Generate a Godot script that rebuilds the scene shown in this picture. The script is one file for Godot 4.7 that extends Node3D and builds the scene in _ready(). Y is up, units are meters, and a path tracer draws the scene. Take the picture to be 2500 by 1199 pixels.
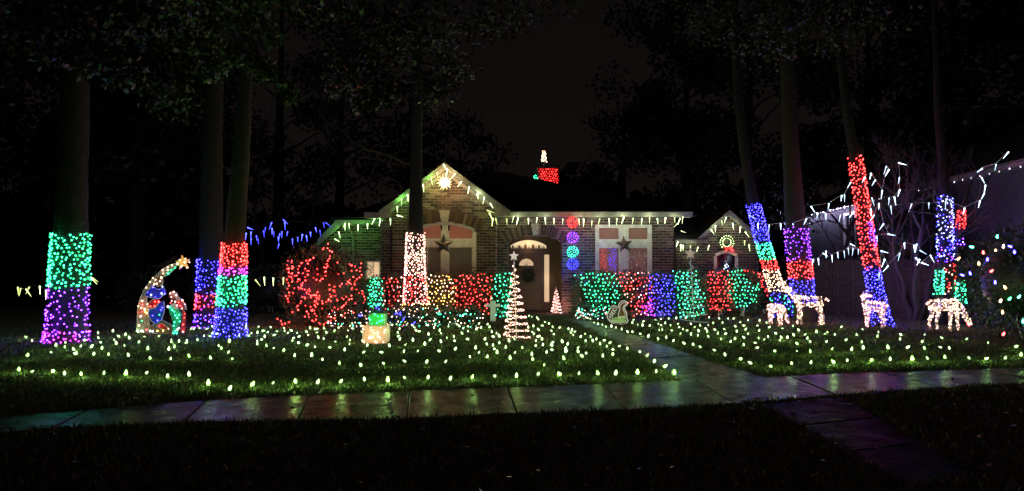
extends Node3D
# A brick house at night behind a lawn of Christmas lights.

const FOCAL := 1750.0          # focal length in pixels of the 2500 x 1199 photograph
const EYE := Vector3(0, 1.75, 0)
const TILT := 0.026            # camera pitch, radians
var rng := RandomNumberGenerator.new()
var cam_basis := Basis(Vector3(1, 0, 0), TILT)
var M := {}
var BULB := {}
var used_names := {}
var mini_mesh: ArrayMesh
var c9_mesh: ArrayMesh
var icicle_mesh: ArrayMesh
var bulb_count := 0
var lawn_meshes: Array[ArrayMesh] = []

# ---------------------------------------------------------------- mesh collector
class MB:
	var v := PackedVector3Array()
	var n := PackedVector3Array()
	var c := PackedColorArray()
	var uv := PackedVector2Array()
	var ix := PackedInt32Array()

	func vert(p: Vector3, nn: Vector3, col: Color, t := Vector2.ZERO) -> int:
		v.push_back(p); n.push_back(nn); c.push_back(col); uv.push_back(t)
		return v.size() - 1

	func tri_i(a: int, b: int, d: int) -> void:   # counter-clockwise from outside
		ix.push_back(a); ix.push_back(d); ix.push_back(b)

	func quad(a: Vector3, b: Vector3, d: Vector3, e: Vector3, col: Color) -> void:
		var nn := (b - a).cross(d - a)
		if nn.length_squared() < 1e-14:
			nn = (d - a).cross(e - a)
		nn = nn.normalized()
		var i := vert(a, nn, col, Vector2(0, 0))
		vert(b, nn, col, Vector2(1, 0)); vert(d, nn, col, Vector2(1, 1)); vert(e, nn, col, Vector2(0, 1))
		tri_i(i, i + 1, i + 2); tri_i(i, i + 2, i + 3)

	func tri(a: Vector3, b: Vector3, d: Vector3, col: Color) -> void:
		var nn := (b - a).cross(d - a).normalized()
		var i := vert(a, nn, col)
		vert(b, nn, col); vert(d, nn, col)
		tri_i(i, i + 1, i + 2)

	func box(xf: Transform3D, s: Vector3, col: Color, back := true) -> void:
		var h := s * 0.5
		var p: Array[Vector3] = []
		for k in 8:
			p.append(xf * Vector3(h.x if k & 1 else -h.x, h.y if k & 2 else -h.y, h.z if k & 4 else -h.z))
		quad(p[4], p[5], p[7], p[6], col)
		if back:
			quad(p[1], p[0], p[2], p[3], col)
		quad(p[5], p[1], p[3], p[7], col)
		quad(p[0], p[4], p[6], p[2], col)
		quad(p[6], p[7], p[3], p[2], col)
		quad(p[0], p[1], p[5], p[4], col)

	func span(lo: Vector3, hi: Vector3, col: Color, back := true) -> void:
		box(Transform3D(Basis(), (lo + hi) * 0.5), hi - lo, col, back)

	func tube(pts: Array, rad: Array, sides: int, col: Color, caps := true, rough := 0.0, seed_ := 0) -> void:
		var count := pts.size()
		var first := v.size()
		var side := Vector3.RIGHT
		for k in count:
			var p: Vector3 = pts[k]
			var prev: Vector3 = pts[max(k - 1, 0)]
			var nxt: Vector3 = pts[min(k + 1, count - 1)]
			var d := (nxt - prev).normalized()
			if absf(d.dot(side)) > 0.95:
				side = Vector3.FORWARD if absf(d.z) < 0.9 else Vector3.UP
			var x := (side - d * side.dot(d)).normalized()
			var y := d.cross(x)
			side = x
			var r: float = rad[min(k, rad.size() - 1)]
			for s in sides:
				var a := TAU * s / sides
				var rr := r
				if rough > 0.0:
					rr *= 1.0 + rough * (sin(a * 3.0 + seed_ + k * 0.35) * 0.6 + sin(a * 7.0 - k * 0.5 + seed_ * 2.0) * 0.4)
				var o := x * cos(a) + y * sin(a)
				vert(p + o * rr, o, col, Vector2(float(s) / sides, k))
		for k in count - 1:
			for s in sides:
				var a0 := first + k * sides + s
				var b0 := first + k * sides + (s + 1) % sides
				tri_i(a0, b0, b0 + sides); tri_i(a0, b0 + sides, a0 + sides)
		if caps and sides > 2:
			for e in 2:
				var k: int = 0 if e == 0 else count - 1
				var p: Vector3 = pts[k]
				var q: Vector3 = pts[1] if e == 0 else pts[count - 2]
				var nn := (p - q).normalized()
				var m := vert(p, nn, col)
				var ring := v.size()
				for s in sides:
					vert(v[first + k * sides + s], nn, col)
				for s in sides:
					if e == 0:
						tri_i(m, ring + (s + 1) % sides, ring + s)
					else:
						tri_i(m, ring + s, ring + (s + 1) % sides)

	func ball(ctr: Vector3, r: Vector3, seg: int, rings: int, col: Color) -> void:
		var first := v.size()
		for j in rings + 1:
			var t := PI * j / rings
			for s in seg:
				var a := TAU * s / seg
				var o := Vector3(sin(t) * cos(a), cos(t), sin(t) * sin(a))
				vert(ctr + o * r, (o / r).normalized(), col)
		for j in rings:
			for s in seg:
				var a0 := first + j * seg + s
				var b0 := first + j * seg + (s + 1) % seg
				tri_i(a0, b0, b0 + seg); tri_i(a0, b0 + seg, a0 + seg)

	func lathe(prof: Array, seg: int, col: Color) -> void:   # [Vector2(radius, y)] from top to bottom
		var first := v.size()
		for j in prof.size():
			var p: Vector2 = prof[j]
			var d: Vector2 = prof[min(j + 1, prof.size() - 1)] - prof[max(j - 1, 0)]
			var nn2 := Vector2(-d.y, d.x).normalized()
			for s in seg:
				var a := TAU * s / seg
				vert(Vector3(p.x * cos(a), p.y, p.x * sin(a)), Vector3(nn2.x * cos(a), nn2.y, nn2.x * sin(a)), col)
		for j in prof.size() - 1:
			for s in seg:
				var a0 := first + j * seg + s
				var b0 := first + j * seg + (s + 1) % seg
				tri_i(a0, b0, b0 + seg); tri_i(a0, b0 + seg, a0 + seg)

	func leaf(p: Vector3, d: Vector3, up: Vector3, len: float, w: float, col: Color) -> void:
		var x := d.cross(up)
		if x.length_squared() < 1e-6:
			x = d.cross(Vector3.RIGHT)
		x = x.normalized()
		var nn := x.cross(d).normalized()
		var mid := p + d * len * 0.5
		var i := vert(p, nn, col)
		vert(mid + x * w * 0.5 + nn * w * 0.12, nn, col)
		vert(p + d * len, nn, col)
		vert(mid - x * w * 0.5 + nn * w * 0.12, nn, col)
		tri_i(i, i + 1, i + 2); tri_i(i, i + 2, i + 3)

	func prism(poly: PackedVector2Array, z0: float, z1: float, col: Color) -> void:   # polygon in x, y extruded from z0 (back) to z1 (front)
		var area := 0.0
		for k in poly.size():
			area += poly[k].cross(poly[(k + 1) % poly.size()])
		if area < 0:
			poly.reverse()
		var t := Geometry2D.triangulate_polygon(poly)
		for k in range(0, t.size(), 3):
			var a := poly[t[k]]
			var b := poly[t[k + 1]]
			var d := poly[t[k + 2]]
			if (b - a).cross(d - a) < 0:
				var s := b
				b = d
				d = s
			tri(Vector3(a.x, a.y, z1), Vector3(b.x, b.y, z1), Vector3(d.x, d.y, z1), col)
			tri(Vector3(a.x, a.y, z0), Vector3(d.x, d.y, z0), Vector3(b.x, b.y, z0), col)
		for k in poly.size():
			var a := poly[k]
			var b := poly[(k + 1) % poly.size()]
			quad(Vector3(a.x, a.y, z0), Vector3(b.x, b.y, z0), Vector3(b.x, b.y, z1), Vector3(a.x, a.y, z1), col)

	func mesh(mat: Material) -> ArrayMesh:
		var a := []
		a.resize(Mesh.ARRAY_MAX)
		a[Mesh.ARRAY_VERTEX] = v
		a[Mesh.ARRAY_NORMAL] = n
		a[Mesh.ARRAY_COLOR] = c
		a[Mesh.ARRAY_TEX_UV] = uv
		a[Mesh.ARRAY_INDEX] = ix
		var m := ArrayMesh.new()
		m.add_surface_from_arrays(Mesh.PRIMITIVE_TRIANGLES, a)
		m.surface_set_material(0, mat)
		return m

# ---------------------------------------------------------------- places
func ray(x: float, y: float) -> Vector3:
	return cam_basis * Vector3((x - 1250.0) / FOCAL, (599.5 - y) / FOCAL, -1.0)

func px(x: float, y: float, d: float) -> Vector3:      # the point of the plane z = -d seen at that pixel
	var r := ray(x, y)
	return EYE + r * (d / -r.z)

func gnd(x: float, y: float, h := 0.0) -> Vector3:     # the point at height h seen at that pixel
	var r := ray(x, y)
	return EYE + r * ((h - EYE.y) / r.y)

func rand(a: float, b: float) -> float:
	return rng.randf_range(a, b)

func unit() -> Vector3:
	var z := rand(-1, 1)
	var a := rand(0, TAU)
	var r := sqrt(1 - z * z)
	return Vector3(r * cos(a), z, r * sin(a))

# ---------------------------------------------------------------- nodes
func numbered(called: String) -> String:
	var k: int = used_names.get(called, 0)
	used_names[called] = k + 1
	return called if k == 0 else "%s_%03d" % [called, k]

func tag(o: Node3D, label: String, category: String, group := "") -> Node3D:
	o.set_meta("label", label)
	o.set_meta("category", category)
	if group != "":
		o.set_meta("group", group)
	return o

func thing(called: String, label: String, category: String, at := Vector3.ZERO, group := "") -> Node3D:
	var o := Node3D.new()
	o.name = numbered(called)
	o.position = at
	add_child(o)
	tag(o, label, category, group)
	return o

func part(called: String, mesh: Mesh, parent: Node3D, xf := Transform3D(), mat: Material = null) -> MeshInstance3D:
	var o := MeshInstance3D.new()
	o.mesh = mesh
	o.name = called
	o.transform = xf
	if mat:
		o.material_override = mat
	parent.add_child(o, true)
	return o

func struct(called: String, mesh: Mesh) -> MeshInstance3D:
	var o := MeshInstance3D.new()
	o.mesh = mesh
	o.name = numbered(called)
	o.set_meta("kind", "structure")
	add_child(o)
	return o

func rel(parent: Node3D, p: Vector3) -> Vector3:       # world to the thing's own place (things are never turned)
	var q := p
	var k: Node = parent
	while k is Node3D and k != self:
		q -= (k as Node3D).position
		k = k.get_parent()
	return q

func glow(parent: Node3D, p: Vector3, col: Color, e: float, size := 0.05) -> void:
	var l := OmniLight3D.new()
	l.name = "glow"
	l.light_color = col
	l.light_energy = e
	l.light_size = size
	l.omni_range = 12.0
	l.omni_attenuation = 2.0
	l.shadow_enabled = true
	l.position = rel(parent, p)
	parent.add_child(l, true)

# ---------------------------------------------------------------- materials
func lin(r: float, g: float, b: float) -> Color:
	return Color(r, g, b).linear_to_srgb()

func noise(freq: float, seed_: int, lo: float, hi: float, octaves := 4, normal := 0.0, size := 512) -> NoiseTexture2D:
	var f := FastNoiseLite.new()
	f.seed = seed_
	f.noise_type = FastNoiseLite.TYPE_SIMPLEX_SMOOTH
	f.frequency = freq
	f.fractal_octaves = octaves
	var t := NoiseTexture2D.new()
	t.width = size
	t.height = size
	t.seamless = true
	t.noise = f
	if normal > 0.0:
		t.as_normal_map = true
		t.bump_strength = normal
	else:
		var g := Gradient.new()
		g.colors = PackedColorArray([Color(lo, lo, lo), Color(hi, hi, hi)])
		t.color_ramp = g
	return t

func surf(r: float, g: float, b: float, rough: float, metal := 0.0) -> StandardMaterial3D:
	var m := StandardMaterial3D.new()
	m.albedo_color = lin(r, g, b)
	m.roughness = rough
	m.metallic = metal
	m.vertex_color_use_as_albedo = true
	return m

func tri_tex(m: StandardMaterial3D, tex: Texture2D, scale: float, nrm: Texture2D = null, strength := 1.0) -> StandardMaterial3D:
	m.albedo_texture = tex
	m.uv1_triplanar = true
	m.uv1_world_triplanar = true
	m.uv1_scale = Vector3.ONE * scale
	if nrm:
		m.normal_enabled = true
		m.normal_texture = nrm
		m.normal_scale = strength
	return m

func lit(r: float, g: float, b: float, k: float) -> StandardMaterial3D:
	var m := StandardMaterial3D.new()
	m.albedo_color = lin(r * 0.3, g * 0.3, b * 0.3)
	m.roughness = 0.4
	m.emission_enabled = true
	m.emission = lin(r, g, b)
	m.emission_energy_multiplier = k
	return m

func bulb_colour(key: String, seen: Color, k: float, lamp: Color, e: float) -> void:   # what the eye sees of the bulb, and the light it gives
	var a: Array[StandardMaterial3D] = []
	for f in [0.5, 1.0, 1.6]:
		a.append(lit(seen.r, seen.g, seen.b, k * f * 3.0))
	var meshes: Array[ArrayMesh] = []
	var core := MB.new()
	core.ball(Vector3.ZERO, Vector3(0.0125, 0.014, 0.0125), 6, 4, Color.WHITE)
	var halo := MB.new()  # wider tinted glowing ball, a bloom halo painted round each bulb
	halo.ball(Vector3.ZERO, Vector3(0.029, 0.031, 0.029), 7, 5, Color.WHITE)
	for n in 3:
		var halo_mat := lit(lamp.r, lamp.g, lamp.b, [0.3, 0.55, 0.8][n])
		halo_mat.transparency = BaseMaterial3D.TRANSPARENCY_ALPHA
		halo_mat.albedo_color = Color(halo_mat.albedo_color, 0.32)
		halo_mat.roughness = 0.7
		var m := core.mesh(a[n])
		m.add_surface_from_arrays(Mesh.PRIMITIVE_TRIANGLES, halo.mesh(halo_mat).surface_get_arrays(0))
		m.surface_set_material(1, halo_mat)
		meshes.append(m)
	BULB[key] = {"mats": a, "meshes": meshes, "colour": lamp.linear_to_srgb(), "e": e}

func materials() -> void:
	var fine := noise(0.02, 3, 0.55, 1.0, 5)
	var coarse := noise(0.008, 5, 0.35, 1.0, 5)
	var bump := noise(0.03, 7, 0, 1, 4, 6.0)
	var barkt := noise(0.035, 11, 0.5, 1.0, 5)
	var barkn := noise(0.05, 12, 0, 1, 5, 14.0)
	M.brick = tri_tex(surf(1, 1, 1, 0.85), fine, 2.5, bump, 0.5)
	M.mortar = tri_tex(surf(0.52, 0.48, 0.42, 0.95), fine, 3.0, bump, 0.6)
	M.stone = tri_tex(surf(0.5, 0.47, 0.42, 0.8), fine, 1.3)
	M.trim = tri_tex(surf(0.27, 0.25, 0.22, 0.6), noise(0.01, 21, 0.8, 1.0), 0.7)
	M.frame = tri_tex(surf(0.78, 0.75, 0.68, 0.55), noise(0.01, 22, 0.85, 1.0), 0.9)
	M.roof = tri_tex(surf(0.022, 0.021, 0.021, 0.9), coarse, 1.2, bump, 0.6)
	M.door = tri_tex(surf(0.17, 0.062, 0.04, 0.45), noise(0.015, 23, 0.6, 1.0), 1.6)
	M.wood = tri_tex(surf(0.09, 0.06, 0.045, 0.8), coarse, 1.6, bump, 0.4)
	M.brown = surf(0.085, 0.048, 0.034, 0.6)
	M.metal = surf(0.1, 0.08, 0.062, 0.45, 0.6)
	M.wire = surf(0.02, 0.03, 0.02, 0.6)
	M.white_wire = surf(0.55, 0.52, 0.48, 0.5)
	M.cord = surf(0.03, 0.035, 0.03, 0.6)
	M.bark = tri_tex(surf(0.042, 0.033, 0.029, 0.95), barkt, 1.3, barkn, 1.2)
	M.bark.uv1_scale = Vector3(2.2, 0.5, 2.2)
	M.dark_bark = M.bark.duplicate()
	M.dark_bark.albedo_color = lin(0.02, 0.016, 0.014)
	M.pale_bark = tri_tex(surf(0.1, 0.085, 0.075, 0.9), barkt, 1.6, barkn, 0.6)
	M.leaf = surf(1, 1, 1, 0.5)
	M.leaf.backlight_enabled = true
	M.leaf.backlight = Color(0.25, 0.3, 0.15)
	M.grass = surf(1, 1, 1, 0.6)
	M.grass.backlight_enabled = true
	M.grass.backlight = Color(0.3, 0.36, 0.18)
	M.ground = tri_tex(surf(0.045, 0.05, 0.022, 0.95), noise(0.02, 31, 0.25, 1.0, 5), 0.8, bump, 1.0)
	M.concrete = tri_tex(surf(0.17, 0.176, 0.17, 1.0), noise(0.012, 33, 0.5, 1.0, 6), 0.45, noise(0.05, 35, 0, 1, 5, 3.0), 0.5)
	M.concrete.roughness_texture = noise(0.012, 37, 0.2, 0.62, 5)
	M.concrete.metallic_specular = 0.055
	M.concrete.roughness_texture_channel = BaseMaterial3D.TEXTURE_CHANNEL_RED
	M.dark_concrete = M.concrete.duplicate()  # darker, less glossy copy of the concrete for the street walk
	M.dark_concrete.metallic_specular = 0.015
	M.dark_concrete.albedo_color = lin(0.06, 0.06, 0.06)
	M.pale_wall = tri_tex(surf(0.075, 0.073, 0.08, 0.85), noise(0.01, 39, 0.8, 1.0), 0.6)
	M.tinsel = tri_tex(surf(1, 1, 1, 0.5, 0.25), noise(0.06, 41, 0.45, 1.0, 3), 3.0, barkn, 1.0)
	M.maroon = surf(0.2, 0.06, 0.05, 0.6)
	M.cross = surf(0.7, 0.75, 0.7, 0.6)
	M.lit_cross = lit(0.5, 0.8, 0.64, 0.2)
	M.lit_cross.albedo_color = lin(0.6, 0.7, 0.6)
	M.dead_leaf = surf(0.16, 0.11, 0.06, 0.35)
	var glass := StandardMaterial3D.new()
	glass.transparency = BaseMaterial3D.TRANSPARENCY_ALPHA
	glass.albedo_color = Color(0.9, 0.95, 1.0, 0.06)
	glass.roughness = 0.02
	M.glass = glass
	M.dark_glass = surf(0.02, 0.022, 0.03, 0.06)
	M.warm_pane = lit(1.0, 0.68, 0.4, 0.62)
	M.cream_pane = lit(1.0, 0.76, 0.42, 0.85)
	M.curtain = tri_tex(lit(1.0, 0.34, 0.2, 0.11), null, 1.0)  # window shade; room light behind it is put in as its own glow
	M.curtain_dim = lit(1.0, 0.36, 0.22, 0.036)  # dimmer shade, its glow also standing for room light
	M.blind = surf(0.27, 0.25, 0.18, 0.7)
	M.star_glow = lit(1.0, 0.74, 0.4, 2.6)
	M.star_gold = lit(1.0, 0.55, 0.12, 0.55)
	M.rope = lit(1.0, 0.86, 0.74, 0.55)
	M.rope_dim = lit(1.0, 0.8, 0.65, 0.25)
	M.wire_glow = lit(0.8, 1.0, 0.84, 0.16)  # wire of the unlit spiral; light falling on it put in as glow
	M.rope_sign = lit(1.0, 0.9, 0.8, 0.5)
	var mott := noise(0.05, 51, 0.12, 1.0, 3, 0.0, 256)
	for k in [["box_warm", 1.0, 0.62, 0.36, 1.3], ["box_green", 0.05, 0.75, 0.1, 0.9]]:
		var m := lit(k[1], k[2], k[3], k[4])
		m.emission_texture = mott
		m.emission_operator = BaseMaterial3D.EMISSION_OP_MULTIPLY
		m.uv1_triplanar = true
		m.uv1_scale = Vector3.ONE * 2.5
		M[k[0]] = m
	bulb_colour("red", Color(1.0, 0.045, 0.04), 9, Color(1.0, 0.008, 0.015), 0.06)
	bulb_colour("green", Color(0.045, 1.0, 0.32), 8, Color(0.005, 1.0, 0.28), 0.033)
	bulb_colour("teal", Color(0.06, 1.0, 0.55), 8, Color(0.01, 1.0, 0.5), 0.033)
	bulb_colour("blue", Color(0.055, 0.045, 1.0), 10, Color(0.012, 0.006, 1.0), 0.11)
	bulb_colour("paleblue", Color(0.3, 0.34, 1.0), 11, Color(0.08, 0.1, 1.0), 0.035)
	bulb_colour("purple", Color(0.27, 0.05, 1.0), 9, Color(0.2, 0.01, 1.0), 0.075)
	bulb_colour("magenta", Color(0.75, 0.05, 0.8), 8, Color(0.75, 0.012, 0.8), 0.04)
	bulb_colour("pink", Color(1.0, 0.5, 0.44), 6, Color(1.0, 0.36, 0.32), 0.014)
	bulb_colour("warm", Color(1.0, 0.66, 0.42), 6, Color(1.0, 0.6, 0.36), 0.012)
	bulb_colour("gold", Color(1.0, 0.62, 0.13), 8, Color(1.0, 0.58, 0.07), 0.02)
	bulb_colour("amber", Color(1.0, 0.45, 0.15), 4, Color(1.0, 0.4, 0.15), 0.01)
	bulb_colour("white", Color(0.75, 0.88, 1.0), 3.5, Color(0.6, 0.75, 1.0), 0.008)
	bulb_colour("eave", Color(1.0, 0.8, 0.82), 3.5, Color(0.62, 0.56, 1.0), 1.0)
	bulb_colour("lawn", Color(0.74, 1.0, 0.48), 1.7, Color(0.5, 1.0, 0.22), 0.066)
	bulb_colour("ice_green", Color(0.8, 1.0, 0.5), 1.7, Color(0.84, 1.0, 0.56), 0.17)
	bulb_colour("lime", Color(0.84, 1.0, 0.5), 6.0, Color(0.6, 1.0, 0.22), 0.012)
	bulb_colour("ice_left", Color(0.66, 1.0, 0.4), 1.7, Color(0.2, 1.0, 0.12), 0.24)
	bulb_colour("ice_white", Color(0.56, 0.8, 1.0), 1.5, Color(0.45, 0.6, 1.0), 0.05)
	bulb_colour("ice_blue", Color(0.05, 0.06, 1.0), 2.6, Color(0.03, 0.03, 1.0), 0.03)
	bulb_colour("ice_lime", Color(0.8, 1.0, 0.3), 1.4, Color(0.5, 1.0, 0.15), 0.04)
	var b := MB.new()
	b.ball(Vector3.ZERO, Vector3(0.013, 0.015, 0.013), 6, 4, Color.WHITE)
	mini_mesh = b.mesh(BULB.red.mats[1])
	b = MB.new()
	b.lathe([Vector2(0.0, 0.046), Vector2(0.009, 0.037), Vector2(0.017, 0.012), Vector2(0.019, -0.008), Vector2(0.014, -0.026), Vector2(0.0, -0.03)], 8, Color.WHITE)
	c9_mesh = b.mesh(BULB.lawn.mats[1])
	for n in 3:
		var core := MB.new()
		core.lathe([Vector2(0.0, 0.042), Vector2(0.014, 0.012), Vector2(0.015, -0.008), Vector2(0.0, -0.026)], 7, Color.WHITE)
		var halo_mat := lit(0.5, 1.0, 0.26, [0.5, 0.8, 1.1][n])
		halo_mat.transparency = BaseMaterial3D.TRANSPARENCY_ALPHA
		halo_mat.albedo_color = Color(halo_mat.albedo_color, 0.45)
		halo_mat.roughness = 0.6
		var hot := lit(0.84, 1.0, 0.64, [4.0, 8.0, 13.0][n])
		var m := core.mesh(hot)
		var lawn_halo := MB.new()  # larger glowing surface paints the green halo round a lawn bulb
		lawn_halo.lathe([Vector2(0.0, 0.054), Vector2(0.012, 0.042), Vector2(0.023, 0.014), Vector2(0.026, -0.008), Vector2(0.019, -0.03), Vector2(0.0, -0.036)], 8, Color.WHITE)
		m.add_surface_from_arrays(Mesh.PRIMITIVE_TRIANGLES, lawn_halo.mesh(halo_mat).surface_get_arrays(0))
		m.surface_set_material(1, halo_mat)
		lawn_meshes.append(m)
	b = MB.new()
	b.lathe([Vector2(0.0, 0.024), Vector2(0.016, 0.018), Vector2(0.024, 0.002), Vector2(0.021, -0.03), Vector2(0.014, -0.07), Vector2(0.01, -0.13), Vector2(0.005, -0.22), Vector2(0.0, -0.235)], 7, Color.WHITE)
	icicle_mesh = b.mesh(BULB.ice_green.mats[1])

func bulb(parent: Node3D, p: Vector3, key: String, scale := 1.0) -> void:
	var k := rng.randi() % 3
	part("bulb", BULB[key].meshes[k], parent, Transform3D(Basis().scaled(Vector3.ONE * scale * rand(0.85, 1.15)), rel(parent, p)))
	bulb_count += 1
	if bulb_count % 5 == 0:
		glow(parent, p, BULB[key].colour, BULB[key].e * scale, 0.012)

func eave_bulb(parent: Node3D, p: Vector3, lamp: bool) -> void:
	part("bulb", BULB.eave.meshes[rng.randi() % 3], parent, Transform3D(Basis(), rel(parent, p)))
	if lamp:
		glow(parent, p, BULB.eave.colour, BULB.eave.e, 0.012)

func wire_through(parent: Node3D, pts: Array, r := 0.004, mat: Material = null, called := "wire") -> void:
	if pts.size() < 2:
		return
	var b := MB.new()
	var q: Array = []
	for p in pts:
		q.append(rel(parent, p))
	b.tube(q, [r], 3, Color.WHITE, false)
	part(called, b.mesh(mat if mat else M.wire), parent)

# ---------------------------------------------------------------- trees
class Trunk:
	var p: Array = []      # world points, base first
	var r: Array = []
	var y: Array = []      # the height in the photograph of each
	func at(row: float) -> Array:
		for k in y.size() - 1:
			if row <= y[k] and row >= y[k + 1]:
				var t: float = (y[k] - row) / (y[k] - y[k + 1])
				return [p[k].lerp(p[k + 1], t), lerpf(r[k], r[k + 1], t)]
		return [p[0], r[0]] if row > y[0] else [p[-1], r[-1]]

func trunk_of(spec: Array, d: float) -> Trunk:
	var t := Trunk.new()
	for s in spec:
		t.p.append(px(s[0], s[1], d))
		t.r.append(maxf(s[2] * d / FOCAL - 0.035, 0.05))
		t.y.append(float(s[1]))
	t.p[0].y = -0.05
	return t

func trunk_mesh(parent: Node3D, t: Trunk, mat: Material, called := "trunk", sides := 18) -> void:
	var b := MB.new()
	var pts: Array = []
	var rad: Array = []
	for k in t.p.size() - 1:
		var steps := 8
		for s in steps:
			var f := float(s) / steps
			pts.append(rel(parent, t.p[k].lerp(t.p[k + 1], f)) + Vector3(rand(-1, 1), 0, rand(-1, 1)) * 0.008)
			rad.append(lerpf(t.r[k], t.r[k + 1], f) * rand(0.98, 1.02))
	pts.append(rel(parent, t.p[-1]))
	rad.append(t.r[-1])
	b.tube(pts, rad, sides, Color.WHITE, true, 0.06, rng.randi() % 50)
	part(called, b.mesh(mat), parent)

func limb(b: MB, p0: Vector3, p1: Vector3, r0: float, r1: float, sag := 0.0, steps := 6) -> Array:
	var pts: Array = []
	var rad: Array = []
	for k in steps + 1:
		var f := float(k) / steps
		var q := p0.lerp(p1, f) + Vector3(rand(-1, 1), rand(-1, 1), rand(-1, 1)) * p0.distance_to(p1) * 0.025
		q.y += sin(f * PI) * sag
		if k == 0:
			q = p0
		pts.append(q)
		rad.append(lerpf(r0, r1, f))
	b.tube(pts, rad, 6, Color.WHITE)
	return pts

func leaf_colour(base: Color) -> Color:
	var f := rand(0.6, 1.35)
	return Color(base.r * f * rand(0.85, 1.2), base.g * f, base.b * f * rand(0.8, 1.15))

func clump(b: MB, at: Vector3, r: Vector3, n: int, size: float, base: Color) -> void:
	for k in n:
		var o := unit() * pow(rng.randf(), 0.45)
		var d := (unit() + Vector3(0, -0.35, 0)).normalized()
		b.leaf(at + o * r, d, unit(), size * rand(0.7, 1.3), size * rand(0.5, 0.8), leaf_colour(base))

# bulbs of one net wound round a trunk between two rows of the photograph
func wrap_net(label: String, group: String, t: Trunk, y0: float, y1: float, keys: Array, n: int, e := 0.05, gaps := 0.0) -> void:
	n = roundi(n * 0.95)
	var mid: Array = t.at((y0 + y1) * 0.5)
	var base: Array = t.at(y0)
	var o := thing("light_net", label, "light net", base[0], group)
	var rows := maxi(2, roundi(sqrt(n * (y0 - y1) * 0.012 / (mid[1] * 2.2))))
	rows = maxi(2, roundi(sqrt(n * (base[0].distance_to(t.at(y1)[0])) / (mid[1] * 4.0))))
	var per := maxi(3, ceili(float(n) / rows))
	var line: Array = []
	for j in rows:
		var row_pts: Array = []
		for s in per:
			if rng.randf() < gaps:
				continue
			var f := (j + 0.5 + rand(-0.42, 0.42)) / rows
			var a := lerpf(-2.0, 2.0, (s + 0.5 + (0.5 if j % 2 else 0.0) + rand(-0.4, 0.4) - 0.25) / per)
			f = clampf(f + 0.035 * sin(a * 2.3 + y0), -0.02, 1.02)
			var c: Array = t.at(lerpf(y0, y1, f))
			var p: Vector3 = c[0] + Vector3(sin(a), 0, cos(a)) * (c[1] * 1.03 + rand(0.025, 0.05))
			row_pts.append(p)
			bulb(o, p, keys[rng.randi() % keys.size()])
		row_pts.sort_custom(func(a, b): return a.x < b.x)
		if j % 2:
			row_pts.reverse()
		line.append_array(row_pts)
	wire_through(o, line)

func tree(called: String, label: String, group: String, t: Trunk, mat: Material) -> Node3D:
	var o := thing(called, label, "tree", Vector3(t.p[0].x, 0, t.p[0].z), group)
	trunk_mesh(o, t, mat)
	return o

# ---------------------------------------------------------------- shrubs and their nets
func shrub(label: String, x0: float, y0: float, x1: float, y1: float, d: float, deep: float, n: int, size: float, base: Color, power := 3.0, called := "shrub") -> Dictionary:
	var lo := px(x0, y1, d)
	var hi := px(x1, y0, d)
	lo.y = maxf(lo.y, 0.0)
	var at := Vector3((lo.x + hi.x) * 0.5, 0.0, -d)
	var o := thing(called, label, "shrub", at, "shrubs in the front bed")
	var ctr := Vector3(0, (lo.y + hi.y) * 0.5, 0)
	var r := Vector3((hi.x - lo.x) * 0.5, (hi.y - lo.y) * 0.5, deep)
	var b := MB.new()
	for k in n:
		var q := unit()
		var s := pow(pow(absf(q.x), power) + pow(absf(q.y), power) + pow(absf(q.z), power), 1.0 / power)
		var f := rand(0.72, 1.04) + (0.18 * rng.randf() if rng.randf() < 0.25 else 0.0)
		var p := ctr + q / s * r * f
		if p.y < 0.02:
			continue
		b.leaf(p, (q + unit() * 0.9).normalized(), unit(), size * rand(0.7, 1.3), size * rand(0.45, 0.75), leaf_colour(base))
	part("foliage", b.mesh(M.leaf), o)
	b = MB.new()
	b.ball(ctr, r * 0.72, 10, 8, Color(0.012, 0.016, 0.008))  # added dark core, the shade inside the foliage put into its colour
	for k in 5:
		limb(b, Vector3(rand(-0.1, 0.1), 0, rand(-0.1, 0.1)), ctr + Vector3(rand(-0.5, 0.5) * r.x, r.y * 0.5, rand(-0.3, 0.3)), 0.018, 0.006)
	part("branch", b.mesh(M.leaf), o)
	return {"thing": o, "at": at + ctr, "r": r, "d": d, "power": power}

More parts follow.
